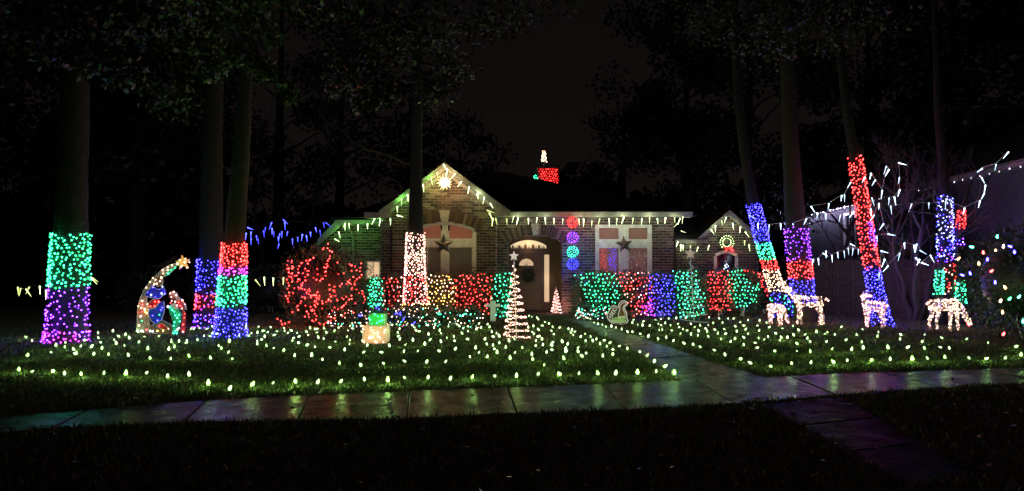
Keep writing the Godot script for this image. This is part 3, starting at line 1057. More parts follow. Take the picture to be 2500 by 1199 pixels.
func entrance(house: Node3D, h: Dictionary, rz: float) -> void:
	var bz := -26.4
	var b := MB.new()
	b.span(Vector3(-0.33, 0, bz), Vector3(-0.13, 2.9, rz - 0.222), Color(0.5, 0.4, 0.34))
	b.span(Vector3(-0.13, 2.8, bz), Vector3(1.757, 2.95, rz - 0.222), Color(0.25, 0.22, 0.2))
	part("porch_ceiling", b.mesh(M.trim), house)
	# right reveal in brick
	var rv := MB.new()
	for j in 26:
		var y := j * BRICK_H
		var z := bz
		var k := 0
		while z < rz - 0.02:
			var z1 := minf(z + (0.28 if (j + k) % 2 else 0.14), rz - 0.004)
			rv.span(Vector3(1.742, y + 0.008, z + 0.006), Vector3(1.78, y + BRICK_H - 0.008, z1 - 0.006), leaf_colour(BRICKS[rng.randi() % 6]))
			z = z1
			k += 1
	rv.span(Vector3(1.757, 0, bz), Vector3(1.93, 2.9, rz - 0.222), Color(0.33, 0.3, 0.27))
	part("bricks", rv.mesh(M.brick), house).set_meta("kind", "stuff")
	# back wall with its openings left free
	b = MB.new()
	var dz := bz - 0.1
	for r in [[-0.15, 0.0, 0.14, 2.3], [1.05, 0.0, 1.15, 2.3], [1.41, 0.0, 1.76, 2.3], [0.14, 2.12, 1.05, 2.3], [1.15, 2.13, 1.41, 2.3], [1.15, 0.0, 1.41, 0.3], [-0.15, 2.3, 1.76, 2.33], [1.32, 2.33, 1.76, 2.9]]:
		b.span(Vector3(r[0], r[1], dz), Vector3(r[2], r[3], bz), Color(1, 1, 1))
	part("door_surround", b.mesh(M.brown), house)
	# transom: lit glass, with a row of little houses and firs on its sill
	var tr := Node3D.new()
	tr.name = "transom_window"
	house.add_child(tr, true)
	var th := {"x0": -0.09, "x1": 1.3, "y0": 2.33, "y1": 2.45, "rise": 0.22}
	arch_frame(tr, th, bz - 0.09, 0.035, bz + 0.01, M.brown)
	var poly := arch_line(th, 0.02)
	poly.push_back(Vector2(1.29, 2.33))
	poly.push_back(Vector2(-0.08, 2.33))
	b = MB.new()
	b.prism(poly, bz - 0.07, bz - 0.05, Color.WHITE)
	part("lit_window_pane", b.mesh(M.cream_pane), tr)
	var head := arch_line(th, 0.0)
	var hb := MB.new()
	for k in head.size() - 1:
		hb.prism(PackedVector2Array([head[k], head[k + 1], Vector2(head[k + 1].x, 2.9), Vector2(head[k].x, 2.9)]), bz - 0.1, bz - 0.01, Color(0.8, 0.7, 0.6))
	part("transom_head", hb.mesh(M.brown), tr)
	glow(house, Vector3(0.6, 2.45, bz + 0.2), lin(1, 0.6, 0.3), 0.16, 0.2)
	# door
	var door := Node3D.new()
	door.name = "front_door"
	house.add_child(door, true)
	b = MB.new()
	b.span(Vector3(0.2, 0.06, bz - 0.08), Vector3(1.05, 2.12, bz - 0.035), Color.WHITE)
	for r in [[0.28, 0.16, 0.6, 0.85], [0.66, 0.16, 0.97, 0.85], [0.28, 0.98, 0.6, 1.6], [0.66, 0.98, 0.97, 1.6]]:
		b.span(Vector3(r[0], r[1], bz - 0.05), Vector3(r[2], r[3], bz - 0.022), Color(0.85, 0.85, 0.85))
	part("door_leaf", b.mesh(M.door), door)
	var fan := PackedVector2Array()
	for k in 13:
		var t := PI * k / 12
		fan.push_back(Vector2(0.53 + cos(t) * 0.265, 1.7 + sin(t) * 0.25))
	b = MB.new()
	b.prism(fan, bz - 0.034, bz - 0.025, Color.WHITE)
	part("lit_window_pane", b.mesh(M.warm_pane), door)
	b = MB.new()
	for k in 4:
		var t := PI * (k + 1) / 5
		b.tube([Vector3(0.53, 1.71, bz - 0.02), Vector3(0.53 + cos(t) * 0.25, 1.7 + sin(t) * 0.24, bz - 0.02)], [0.006], 4, Color.WHITE)
	part("muntin", b.mesh(M.brown), door)
	b = MB.new()
	b.ball(Vector3(0.98, 0.95, bz + 0.0), Vector3(0.035, 0.035, 0.035), 8, 6, Color.WHITE)
	b.span(Vector3(0.955, 0.85, bz - 0.022), Vector3(1.005, 1.2, bz - 0.012), Color.WHITE)
	part("door_handle", b.mesh(M.metal), door)
	b = MB.new()
	b.span(Vector3(1.19, 0.36, bz - 0.08), Vector3(1.37, 2.1, bz - 0.06), Color.WHITE)
	part("lit_window_pane", b.mesh(M.warm_pane), house)
	b = MB.new()
	for r in [[1.15, 0.3, 1.19, 2.13], [1.37, 0.3, 1.41, 2.13], [1.19, 0.3, 1.37, 0.36], [1.19, 2.1, 1.37, 2.13]]:
		b.span(Vector3(r[0], r[1], bz - 0.08), Vector3(r[2], r[3], bz + 0.012), Color.WHITE)
	part("sidelight_frame", b.mesh(M.brown), house)
	glow(house, Vector3(1.28, 1.2, bz + 0.2), lin(1, 0.68, 0.4), 0.05, 0.15)
	b = MB.new()
	b.span(Vector3(-0.13, -0.02, bz - 0.1), Vector3(1.757, 0.05, rz + 0.05), Color(0.5, 0.42, 0.36))
	b.span(Vector3(-0.3, -0.02, rz + 0.05), Vector3(2.0, 0.025, rz + 0.75), Color(0.5, 0.42, 0.36))
	part("porch_step", b.mesh(M.concrete), house)

func star_poly(c: Vector2, r: float, inner: float, points: int, turn := 0.0) -> PackedVector2Array:
	var out := PackedVector2Array()
	for k in points * 2:
		var a := PI / 2 + turn + PI * k / points
		out.push_back(c + Vector2(cos(a), sin(a)) * (r if k % 2 == 0 else r * inner))
	return out

func barn_star(label: String, at: Vector3, r: float, turn := 0.0) -> void:    # a five-pointed star of folded sheet metal
	var o := thing("barn_star", label, "metal star", at)
	var b := MB.new()
	var p := star_poly(Vector2.ZERO, r, 0.42, 5, turn)
	for k in p.size():
		var a := p[k]
		var z := p[(k + 1) % p.size()]
		b.tri(Vector3(0, 0, 0.09), Vector3(a.x, a.y, 0), Vector3(z.x, z.y, 0), Color.WHITE)
		b.tri(Vector3(0, 0, -0.01), Vector3(z.x, z.y, 0), Vector3(a.x, a.y, 0), Color.WHITE)
	part("star_plate", b.mesh(M.metal), o)

func wreath_ring(o: Node3D, r: float, tube_r: float, n: int, base: Color, c := Vector3.ZERO) -> void:
	var b := MB.new()
	for k in n:
		var a := rand(0, TAU)
		var q := Vector3(cos(a), sin(a), 0)
		var off := unit() * tube_r * rand(0.3, 1.0)
		b.leaf(c + q * r + off, (off.normalized() + unit() * 0.6).normalized(), unit(), tube_r * 0.9, tube_r * 0.3, leaf_colour(base))
	part("foliage", b.mesh(M.leaf), o)

func house_ornaments() -> void:
	# the many-pointed star in the gable
	var c := px(1086, 445, 24.25)
	var st := thing("gable_star_light", "glowing many pointed star lantern high in the front gable", "star light", c)
	var b := MB.new()
	b.ball(Vector3.ZERO, Vector3(0.075, 0.075, 0.075), 10, 8, Color.WHITE)
	var dirs: Array = []
	for k in 26:
		var y := 1.0 - 2.0 * (k + 0.5) / 26.0
		var a := k * 2.39996
		dirs.append(Vector3(sqrt(1 - y * y) * cos(a), y, sqrt(1 - y * y) * sin(a)))
	for k in 14:
		var a := TAU * k / 14 + 0.1
		dirs.append(Vector3(cos(a), sin(a), 0))
	for d in dirs:
		b.tube([d * 0.05, d * rand(0.2, 0.31)], [0.034, 0.001], 4, Color.WHITE, false)
	part("star_lamp", b.mesh(M.star_glow), st)
	glow(st, c + Vector3(0, 0, 0.3), lin(1, 0.6, 0.27), 1.7, 0.12)
	barn_star("dark metal star on the arched window left of the porch", px(1083, 597, 24.38), 0.36)
	barn_star("dark metal star on the four pane window right of the porch", px(1524, 597, 25.12), 0.32, 0.1)
	var w := thing("door_wreath", "dark evergreen wreath hanging on the front door", "wreath", px(1291, 673, 26.33))
	wreath_ring(w, 0.17, 0.09, 500, Color(0.03, 0.04, 0.025))
	w = thing("window_wreath", "small dark wreath in the little lit window at the left", "wreath", px(902, 655, 25.98))
	wreath_ring(w, 0.1, 0.045, 220, Color(0.02, 0.025, 0.02))
	# lit wreath with a red bow over the niche
	c = px(1773, 592, 26.85)
	w = thing("lit_wreath", "wreath of white lights with a red bow over the arched niche", "wreath", c)
	wreath_ring(w, 0.2, 0.08, 500, Color(0.05, 0.09, 0.04))
	for k in 34:
		var a := TAU * k / 34
		bulb(w, c + Vector3(cos(a), sin(a), 0) * (0.2 + (0.05 if k % 2 else -0.045)) + Vector3(0, 0, 0.09), "lime", 0.8)
	b = MB.new()
	for s in [-1.0, 1.0]:
		b.ball(Vector3(0.05 + s * 0.1, -0.22, 0.1), Vector3(0.11, 0.075, 0.04), 8, 6, Color(0.5, 0.02, 0.02))
		b.prism(PackedVector2Array([Vector2(0.05, -0.22), Vector2(0.05 + s * 0.13, -0.36), Vector2(0.05 + s * 0.05, -0.37)]), 0.09, 0.11, Color(0.5, 0.02, 0.02))
	part("bow", b.mesh(M.leaf), w)
	for k in 16:
		bulb(w, c + Vector3(0.05 + rand(-0.18, 0.18), rand(-0.34, -0.16), 0.15), "red", 0.9)
	glow(w, c + Vector3(0, 0, 0.35), lin(0.9, 1, 0.6), 0.08, 0.1)
	# the little village on the sill over the door
	var bz := -26.36
	var v := thing("sill_village", "row of tiny firs and houses on the sill over the door", "decoration", Vector3(0.6, 2.33, bz))
	for k in 26:
		var x := -0.64 + k * 0.05 + rand(-0.012, 0.012)
		b = MB.new()
		var hgt := rand(0.05, 0.12)
		if k % 5 == 1:
			b.span(Vector3(x - 0.03, 0, -0.02), Vector3(x + 0.03, hgt, 0.02), Color(0.1, 0.03, 0.03))
			b.prism(PackedVector2Array([Vector2(x - 0.045, hgt), Vector2(x + 0.045, hgt), Vector2(x, hgt + 0.06)]), -0.025, 0.025, Color(0.3, 0.06, 0.05))
			part("tiny_house", b.mesh(M.leaf), v)
		else:
			b.tube([Vector3(x, 0, 0), Vector3(x, hgt + 0.03, 0)], [0.02, 0.002], 5, Color(0.02, 0.02, 0.018))
			part("tiny_fir", b.mesh(M.leaf), v)
	# chimney nets and the ornament on the chimney
	var o := thing("light_net", "red light net on the front of the chimney", "light net", Vector3(1.6, 4.9, -32), "light nets on the chimney")
	for j in 8:
		for k in 8:
			bulb(o, Vector3(1.24 + (k + (0.5 if j % 2 else 0.0) + rand(-0.2, 0.2)) * 0.104, 5.28 + j * 0.1 + rand(-0.02, 0.02), -31.95), "red", 0.85)
	o = thing("light_net", "teal light net on the left side of the chimney", "light net", Vector3(1.1, 4.9, -32.3), "light nets on the chimney")
	for j in 7:
		for k in 3:
			if j < 5 or k > 0:
				bulb(o, Vector3(1.14 - k * 0.07, 5.3 + j * 0.075 + rand(-0.02, 0.02) - k * 0.03, -32.0 - k * 0.1), "teal", 1.0)
	c = px(1328, 408, 32.3)
	o = thing("chimney_light_tree", "slim white lit figure standing on top of the chimney", "light ornament", c)
	b = MB.new()
	b.tube([Vector3.ZERO, Vector3(0, 0.74, 0)], [0.02, 0.008], 6, Color.WHITE)
	part("pole", b.mesh(M.white_wire), o)
	b = MB.new()
	b.ball(Vector3(0, 0.34, 0), Vector3(0.09, 0.1, 0.09), 8, 6, Color.WHITE)
	b.ball(Vector3(0, 0.49, 0), Vector3(0.065, 0.07, 0.065), 8, 6, Color.WHITE)
	b.ball(Vector3(0.0, 0.62, 0), Vector3(0.055, 0.06, 0.055), 8, 6, Color.WHITE)
	part("lamp_body", b.mesh(M.rope), o)
	for k in 30:
		var t := k / 29.0
		var a := k * 1.9
		bulb(o, c + Vector3(cos(a) * (0.12 - t * 0.06), 0.24 + t * 0.5, sin(a) * (0.12 - t * 0.06)), "warm", 1.1)

# ---------------------------------------------------------------- the yard ornaments
func spiral_tree(label: String, c: Vector3, height: float, r: float, turns: float, key: String, n: int, wire: Material, star: bool, e: float, lean := 0.0) -> void:
	var o := thing("spiral_light_tree", label, "spiral light tree", c, "spiral light trees")
	var b := MB.new()
	b.tube([Vector3.ZERO, Vector3(lean, height, 0)], [0.012, 0.009], 6, Color.WHITE)
	part("pole", b.mesh(wire), o)
	var pts: Array = []
	var m := int(turns * 16)
	for k in m + 1:
		var t := float(k) / m
		var a := t * turns * TAU
		var rr := r * (1.0 - t) + 0.02
		pts.append(Vector3(cos(a) * rr + lean * t, 0.03 + t * height * 0.93, sin(a) * rr))
	b = MB.new()
	b.tube(pts, [0.009], 5, Color.WHITE)
	part("spiral", b.mesh(wire), o)
	b = MB.new()
	for k in 3:
		var a := TAU * k / 3 + 0.4
		b.tube([Vector3(0, 0.03, 0), Vector3(cos(a) * r, 0.02, sin(a) * r)], [0.008], 5, Color.WHITE)
	part("foot", b.mesh(wire), o)
	for k in n:
		var t := 1.0 - sqrt(1.0 - (k + 0.5) / n) if n > 0 else 0.0
		var f := t * (pts.size() - 1)
		var i := mini(int(f), pts.size() - 2)
		bulb(o, c + (pts[i] as Vector3).lerp(pts[i + 1], f - i) + unit() * 0.012, key if k % 2 else "pink", 0.8)
	if star:
		b = MB.new()
		b.prism(star_poly(Vector2(lean, height + 0.06), r * 0.36 + 0.02, 0.45, 5), -0.015, 0.015, Color.WHITE)
		part("star_lamp", b.mesh(M.rope if n > 0 else M.rope_dim), o)  # on the unlit tree the star's faint glow stands for light on it
	if e > 0.0:
		glow(o, c + Vector3(0, height * 0.35, r + 0.1), BULB[key].colour, e, 0.15)

func gift_box(label: String, c: Vector3, s: Vector3, mat: Material, key: String, n: int, col: Color, e: float) -> void:
	var o := thing("lighted_gift_box", label, "gift box", c, "lighted gift boxes on the lawn")
	var h := s * 0.5
	var names := ["side_panel", "side_panel", "side_panel", "side_panel", "lid_panel"]
	for k in 5:
		var b := MB.new()
		if k < 4:
			var t := Transform3D(Basis(Vector3.UP, k * PI / 2), Vector3(0, h.y, 0))
			b.box(t * Transform3D(Basis(), Vector3(0, 0, h.z - 0.006)), Vector3(s.x - 0.014, s.y - 0.014, 0.006), Color.WHITE)
		else:
			b.span(Vector3(-h.x, s.y - 0.008, -h.z), Vector3(h.x, s.y, h.z), Color.WHITE)
		part(names[k] + "_light", b.mesh(mat), o)
	var b := MB.new()
	for x in [-1, 1]:
		for z in [-1, 1]:
			b.tube([Vector3(h.x * x, 0, h.z * z), Vector3(h.x * x, s.y, h.z * z)], [0.007], 5, Color.WHITE)
	part("wire_frame", b.mesh(M.white_wire), o)
	for k in n:
		bulb(o, c + Vector3(rand(-h.x, h.x), rand(0.04, s.y), h.z + 0.02), key, 0.9)
	glow(o, c + Vector3(0, h.y, h.z + 0.15), col, e, 0.2)

func nativity() -> void:
	var d := 17.9
	var o := thing("nativity_display", "lit nativity panel of a blue robed man under a comet arch", "light display", Vector3(px(390, 800, d).x, 0, -d))
	var f := func(list: Array) -> PackedVector2Array:
		var out := PackedVector2Array()
		for q in list:
			var p := px(310 + q[0] / 5.447, 610 + q[1] / 5.447, d)
			out.push_back(Vector2(p.x - o.position.x, maxf(p.y, 0.01)))
		return out
	var shapes := [
		["comet_tail", Color(0.5, 0.42, 0.36), 0.0, [[135, 1100], [138, 900], [150, 760], [180, 640], [235, 520], [300, 430], [370, 360], [460, 270], [560, 205], [690, 165], [705, 195], [640, 225], [560, 285], [505, 345], [400, 430], [330, 490], [280, 590], [262, 660], [285, 760], [290, 900], [300, 1000], [275, 1100]]],
		["comet_stripe", Color(0.05, 0.5, 0.2), 0.02, [[505, 340], [560, 280], [655, 215], [650, 240], [570, 320], [525, 348]]],
		["head", Color(0.2, 0.11, 0.06), 0.03, [[430, 345], [470, 360], [492, 410], [480, 460], [430, 490], [390, 460], [375, 410], [390, 365]]],
		["robe", Color(0.03, 0.04, 0.7), 0.02, [[340, 480], [430, 530], [500, 500], [525, 590], [480, 605], [450, 645], [350, 640], [240, 605]]],
		["sash", Color(0.55, 0.02, 0.03), 0.025, [[285, 720], [350, 660], [430, 648], [440, 690], [385, 765], [300, 765]]],
		["robe", Color(0.02, 0.08, 0.75), 0.03, [[440, 700], [500, 680], [508, 820], [470, 930], [400, 985], [340, 950], [290, 850], [305, 790], [385, 770]]],
		["cradle", Color(0.3, 0.22, 0.13), 0.015, [[265, 1110], [330, 1010], [470, 930], [600, 1000], [600, 1110]]],
		["blanket", Color(0.5, 0.02, 0.03), 0.03, [[395, 1015], [470, 975], [560, 1040], [520, 1068]]],
	]
	for s in shapes:
		var b := MB.new()
		b.prism(f.call(s[3]), s[2] - 0.02, s[2] + 0.012, s[1])
		var panel := part(s[0], b.mesh(M.tinsel), o)
		var rim := MB.new()
		var p: PackedVector2Array = f.call(s[3])
		var loop: Array = []
		for k in p.size() + 1:
			loop.append(Vector3(p[k % p.size()].x, p[k % p.size()].y, s[2] + 0.02))
		rim.tube(loop, [0.007], 4, Color.WHITE, false)
		part("wire_rim", rim.mesh(M.white_wire), panel)
	var sc := px(447, 641, d)
	var sb := MB.new()
	sb.prism(star_poly(Vector2(sc.x - o.position.x, sc.y), 0.185, 0.42, 5, 0.15), -0.02, 0.03, Color.WHITE)
	part("star_lamp", sb.mesh(M.star_gold), o)
	var dots := {
		"warm": [[150, 750], [200, 680], [190, 770], [235, 790], [180, 885], [160, 1005], [270, 725], [255, 505], [305, 430], [345, 375], [380, 400], [440, 415], [395, 450], [455, 370], [475, 270], [540, 232], [600, 205], [670, 185], [480, 315], [540, 268], [360, 460], [700, 135], [775, 120], [830, 165], [800, 235], [725, 215], [765, 165], [550, 1050]],
		"white": [[320, 600], [460, 580], [470, 490], [145, 1085], [190, 1080], [300, 1090], [340, 1085], [430, 1150], [240, 1150]],
		"green": [[195, 945], [640, 235], [585, 270], [545, 315], [430, 865]],
		"red": [[205, 730], [200, 825], [370, 690], [420, 690], [310, 750], [365, 745], [430, 1015], [260, 1065]],
		"blue": [[345, 500], [275, 565], [375, 625], [500, 585], [468, 770], [340, 875], [405, 940], [450, 800]],
		"gold": [[240, 820], [260, 840], [405, 1080], [480, 1075]],
	}
	for key in dots:
		for q in dots[key]:
			bulb(o, px(310 + q[0] / 5.447, 610 + q[1] / 5.447, d - 0.06), key, 1.05)
	glow(o, px(375, 740, d - 0.45), lin(1, 0.75, 0.6), 0.06, 0.15)
	# the second figure
	var w := thing("nativity_display", "lit panel of a kneeling figure in white veil and green gown", "light display", Vector3(px(430, 800, d - 0.1).x, 0, -d + 0.1))
	var g := func(list: Array) -> PackedVector2Array:
		var out := PackedVector2Array()
		for q in list:
			var p := px(310 + q[0] / 5.447, 610 + q[1] / 5.447, d - 0.1)
			out.push_back(Vector2(p.x - w.position.x, maxf(p.y, 0.01)))
		return out
	for s in [
		["veil", Color(0.75, 0.68, 0.64), 0.0, [[558, 600], [580, 562], [620, 552], [660, 570], [685, 630], [745, 670], [785, 740], [795, 800], [760, 790], [690, 720], [650, 640], [600, 600]]],
		["face", Color(0.35, 0.16, 0.1), 0.015, [[562, 600], [600, 596], [645, 630], [655, 650], [610, 660], [570, 645]]],
		["cloak", Color(0.55, 0.02, 0.04), 0.02, [[665, 690], [720, 665], [768, 770], [782, 900], [775, 1100], [715, 1100], [728, 950], [742, 820], [690, 760]]],
		["gown", Color(0.03, 0.5, 0.24), 0.02, [[555, 780], [620, 745], [690, 780], [730, 850], [705, 960], [690, 1100], [605, 1120], [618, 960], [590, 880]]],
		["sleeve", Color(0.7, 0.62, 0.58), 0.03, [[530, 750], [590, 735], [640, 700], [660, 730], [700, 790], [660, 790], [600, 770], [540, 775]]],
	]:
		var b := MB.new()
		b.prism(g.call(s[3]), s[2] - 0.02, s[2] + 0.012, s[1])
		part(s[0], b.mesh(M.tinsel), w)
	var dots2 := {
		"pink": [[575, 580], [620, 560], [655, 605], [590, 625], [595, 680], [640, 690], [665, 740], [735, 670], [770, 725], [730, 780]],
		"red": [[685, 700], [710, 745], [580, 710], [768, 850], [762, 905], [745, 995], [740, 1085]],
		"teal": [[570, 765], [600, 800], [630, 825], [690, 865], [640, 870], [665, 905], [630, 965], [700, 950], [620, 1010], [640, 1080], [620, 1110], [660, 1110], [625, 1140]],
		"white": [[545, 755], [690, 1040], [745, 1090], [670, 1060]],
	}
	for key in dots2:
		for q in dots2[key]:
			bulb(w, px(310 + q[0] / 5.447, 610 + q[1] / 5.447, d - 0.17), key, 1.05)
	glow(w, px(432, 760, d - 0.55), lin(0.8, 0.9, 0.7), 0.04, 0.15)

func ball_column() -> void:
	var d := 24.55
	var at := px(1399, 760, d)
	var o := thing("light_ball_pole", "dark pole that carries four lit balls right of the porch", "pole", Vector3(at.x, 0, -d))
	var b := MB.new()
	b.tube([Vector3(0, 0, -0.05), Vector3(0, px(1399, 530, d).y, -0.05)], [0.016], 6, Color(0.3, 0.3, 0.3))
	part("pole", b.mesh(M.metal), o)
	for s in [["red", 543, "red ball of lights, topmost of four on the pole by the porch"], ["purple", 580, "purple ball of lights, second of four from the top"], ["teal", 615, "teal green ball of lights, third of four from the top"], ["blue", 645, "blue ball of lights, lowest of the four on the pole"]]:
		var c := px(1398, s[1], d)
		var t := thing("light_ball", s[2], "light ball", c, "lit balls on the pole")
		var wb := MB.new()
		for k in 6:
			var loop: Array = []
			for i in 15:
				var a := TAU * i / 14
				loop.append(Basis(Vector3.UP, PI * k / 6) * Vector3(cos(a), sin(a), 0) * 0.185)
			wb.tube(loop, [0.006], 4, Color.WHITE, false)
		part("wire_frame", wb.mesh(M.wire), t)
		for k in 58:
			var y := 1.0 - 2.0 * (k + 0.5) / 58
			var a := k * 2.39996
			bulb(t, c + Vector3(sqrt(1 - y * y) * cos(a), y, sqrt(1 - y * y) * sin(a)) * 0.19, s[0], 0.62)
		glow(t, c + Vector3(0, 0, 0.26), BULB[s[0]].colour, 0.14, 0.12)

func thumb_sign() -> void:
	var d := 20.6
	var o := thing("thumbs_up_sign", "white outlined thumbs up hand sign with a maroon thumb", "sign", Vector3(px(1506, 790, d).x, 0, -d))
	var f := func(list: Array) -> PackedVector2Array:
		var out := PackedVector2Array()
		for q in list:
			var p := px(1478 + q[0] / 18.45, 730 + q[1] / 18.45, d)
			out.push_back(Vector2(p.x - o.position.x, p.y))
		return out
	var outline := [[590, 400], [590, 270], [640, 170], [740, 90], [850, 75], [950, 115], [990, 200], [950, 280], [870, 350], [860, 430], [900, 520], [955, 620], [965, 760], [970, 880], [1020, 1010], [960, 1070], [820, 1130], [600, 1150], [420, 1120], [270, 1070], [160, 960], [90, 850], [75, 740], [130, 600], [190, 470], [270, 350], [350, 310], [450, 310], [530, 370]]
	var fingers := [[[330, 420], [430, 390], [520, 480], [440, 540], [340, 480]], [[270, 540], [340, 510], [450, 600], [400, 680], [280, 590]], [[200, 660], [280, 620], [360, 670], [330, 730], [210, 700]], [[160, 780], [230, 750], [340, 780], [300, 850], [180, 830]]]
	var thumb := [[660, 280], [740, 190], [850, 150], [930, 180], [930, 240], [830, 310], [800, 400], [810, 500], [880, 620], [890, 790], [590, 800], [580, 690], [640, 500]]
	var b := MB.new()
	b.prism(f.call(outline), -0.02, -0.005, Color(0.05, 0.05, 0.04))
	part("backing", b.mesh(M.leaf), o)
	b = MB.new()
	b.prism(f.call(thumb), -0.004, 0.008, Color.WHITE)
	part("thumb_panel", b.mesh(M.maroon), o)
	b = MB.new()
	b.prism(f.call([[430, 830], [560, 815], [890, 795], [930, 900], [950, 1030], [800, 1090], [600, 1080], [400, 1060], [260, 980], [330, 880]]), -0.004, 0.006, Color.WHITE)
	part("cuff_panel", b.mesh(M.cross), o)
	var line := func(list: Array, r: float, closed := true) -> void:
		var p: PackedVector2Array = f.call(list)
		var loop: Array = []
		for k in p.size() + (1 if closed else 0):
			loop.append(Vector3(p[k % p.size()].x, p[k % p.size()].y, 0.012))
		var t := MB.new()
		t.tube(loop, [r], 5, Color.WHITE, false)
		part("rope_light", t.mesh(M.rope_sign), o)
	line.call(outline, 0.011)
	line.call(thumb, 0.009)
	for q in fingers:
		line.call(q, 0.008)
	line.call([[190, 900], [280, 1010], [440, 1070], [590, 1080], [700, 1110]], 0.007, false)
	var tm := TextMesh.new()
	tm.text = "GIG 'EM"
	var sf := SystemFont.new()
	sf.font_names = PackedStringArray(["Droid Sans"])
	tm.font = sf
	tm.font_size = 40
	tm.pixel_size = 0.0026
	tm.depth = 0.006
	tm.material = M.maroon
	var tp := px(1478 + 660 / 18.45, 730 + 900 / 18.45, d)
	part("lettering", tm, o, Transform3D(Basis(), Vector3(tp.x - o.position.x, tp.y, 0.012)))
	b = MB.new()
	for s in [-0.14, 0.16]:
		b.tube([Vector3(s, -0.02, -0.03), Vector3(s, 0.3, -0.03)], [0.008], 5, Color.WHITE)
	part("stake", b.mesh(M.metal), o)

func yard_cross() -> void:
	var d := 21.6
	var o := thing("yard_cross", "plain pale glowing cross standing before the green lit shrub", "cross", Vector3(px(1203, 776, d).x, 0, -d))
	var b := MB.new()
	var u := px(1197, 735, d)
	var v := px(1210, 776, d)
	b.span(Vector3(u.x - o.position.x, 0.0, -0.03), Vector3(v.x - o.position.x, u.y, 0.03), Color.WHITE)
	part("light_post", b.mesh(M.lit_cross), o)
	b = MB.new()
	u = px(1184, 742, d)
	v = px(1221, 749, d)
	b.span(Vector3(u.x - o.position.x, v.y, -0.02), Vector3(v.x - o.position.x, u.y, 0.035), Color.WHITE)
	part("light_arm", b.mesh(M.lit_cross), o)

# a deer of wire and lights: every limb is a tapered cage; bulbs sit on the cage
func deer(label: String, at: Vector3, turn: float, size: float, pose: String, key: String, n: int, e: float) -> void:
	var o := thing("light_deer", label, "lighted deer", at, "lighted deer at the right")
	var bs := Basis(Vector3.UP, turn).scaled(Vector3.ONE * size)
	var limbs := [["body_frame", [Vector3(-0.36, 0.72, 0), Vector3(-0.1, 0.7, 0), Vector3(0.2, 0.7, 0), Vector3(0.34, 0.78, 0)], [0.12, 0.155, 0.15, 0.1], 0.34]]
	for s in [-1.0, 1.0]:
		limbs.append(["leg", [Vector3(0.26, 0.66, s * 0.08), Vector3(0.25 + s * 0.03, 0.34, s * 0.09), Vector3(0.26 + s * 0.05, 0.0, s * 0.09)], [0.06, 0.032, 0.022], 0.09])
		limbs.append(["leg", [Vector3(-0.32, 0.68, s * 0.08), Vector3(-0.28 + s * 0.03, 0.46, s * 0.09), Vector3(-0.36 + s * 0.03, 0.28, s * 0.09), Vector3(-0.32 + s * 0.04, 0.0, s * 0.09)], [0.085, 0.045, 0.03, 0.022], 0.09])
	if pose == "grazing":
		limbs.append(["neck_frame", [Vector3(0.32, 0.76, 0), Vector3(0.5, 0.6, 0), Vector3(0.6, 0.36, 0)], [0.1, 0.07, 0.055], 0.14])
		limbs.append(["head_frame", [Vector3(0.58, 0.38, 0), Vector3(0.7, 0.26, 0), Vector3(0.74, 0.16, 0)], [0.06, 0.05, 0.025], 0.08])
	elif pose == "back":
		limbs.append(["neck_frame", [Vector3(0.3, 0.78, 0), Vector3(0.42, 0.95, 0), Vector3(0.4, 1.05, 0.05)], [0.1, 0.065, 0.05], 0.12])
		limbs.append(["head_frame", [Vector3(0.4, 1.03, 0.05), Vector3(0.36, 1.04, 0.17), Vector3(0.33, 1.0, 0.28)], [0.06, 0.055, 0.025], 0.09])
	else:
		limbs.append(["neck_frame", [Vector3(0.32, 0.78, 0), Vector3(0.5, 0.98, 0), Vector3(0.68, 1.2, 0)], [0.1, 0.075, 0.06], 0.18])
		limbs.append(["head_frame", [Vector3(0.64, 1.2, 0), Vector3(0.78, 1.22, 0), Vector3(0.88, 1.16, 0)], [0.065, 0.055, 0.025], 0.1])
	limbs.append(["tail", [Vector3(-0.46, 0.78, 0), Vector3(-0.54, 0.72, 0)], [0.03, 0.015], 0.03])
	var total := 0.0
	for l in limbs:
		total += l[3]
	for l in limbs:
		var pts: Array = l[1]
		var rad: Array = l[2]
		var b := MB.new()
		for s in 6:
			var a := TAU * s / 6
			var run: Array = []
			for k in pts.size():
				run.append(bs * ring_point(pts, rad, float(k), a))
			b.tube(run, [0.005], 3, Color.WHITE, false)
		var rings := maxi(3, roundi((pts[0] as Vector3).distance_to(pts[-1]) / 0.1))
		for k in rings + 1:
			var loop: Array = []
			for s in 9:
				loop.append(bs * ring_point(pts, rad, float(k) / rings * (pts.size() - 1), TAU * s / 8))
			b.tube(loop, [0.005], 3, Color.WHITE, false)
		part(l[0], b.mesh(M.white_wire), o)
		for k in roundi(n * l[3] / total):
			var p := ring_point(pts, rad, rand(0, pts.size() - 1.001), rand(0, TAU))
			bulb(o, at + bs * p, key if rng.randf() < 0.85 else "pink", 0.9)
	var tip: Vector3 = limbs[-2][1][0]
	var eb := MB.new()
	for s in [-1.0, 1.0]:
		eb.tube([bs * (tip + Vector3(0, 0.04, s * 0.04)), bs * (tip + Vector3(-0.06, 0.14, s * 0.1))], [0.025, 0.004], 4, Color.WHITE)
	part("ear", eb.mesh(M.white_wire), o)
	glow(o, at + Vector3(0, 0.6, 0.5) * size, BULB[key].colour, e, 0.2)

func ring_point(pts: Array, rad: Array, f: float, a: float) -> Vector3:
	var i := clampi(int(f), 0, pts.size() - 2)
	var p: Vector3 = pts[i]
	var q: Vector3 = pts[i + 1]
	var d := (q - p).normalized()
	var x := d.cross(Vector3(0, 0, 1)).normalized()
	var y := d.cross(x)
	return p.lerp(q, f - i) + (x * cos(a) + y * sin(a)) * lerpf(rad[i], rad[i + 1], f - i)

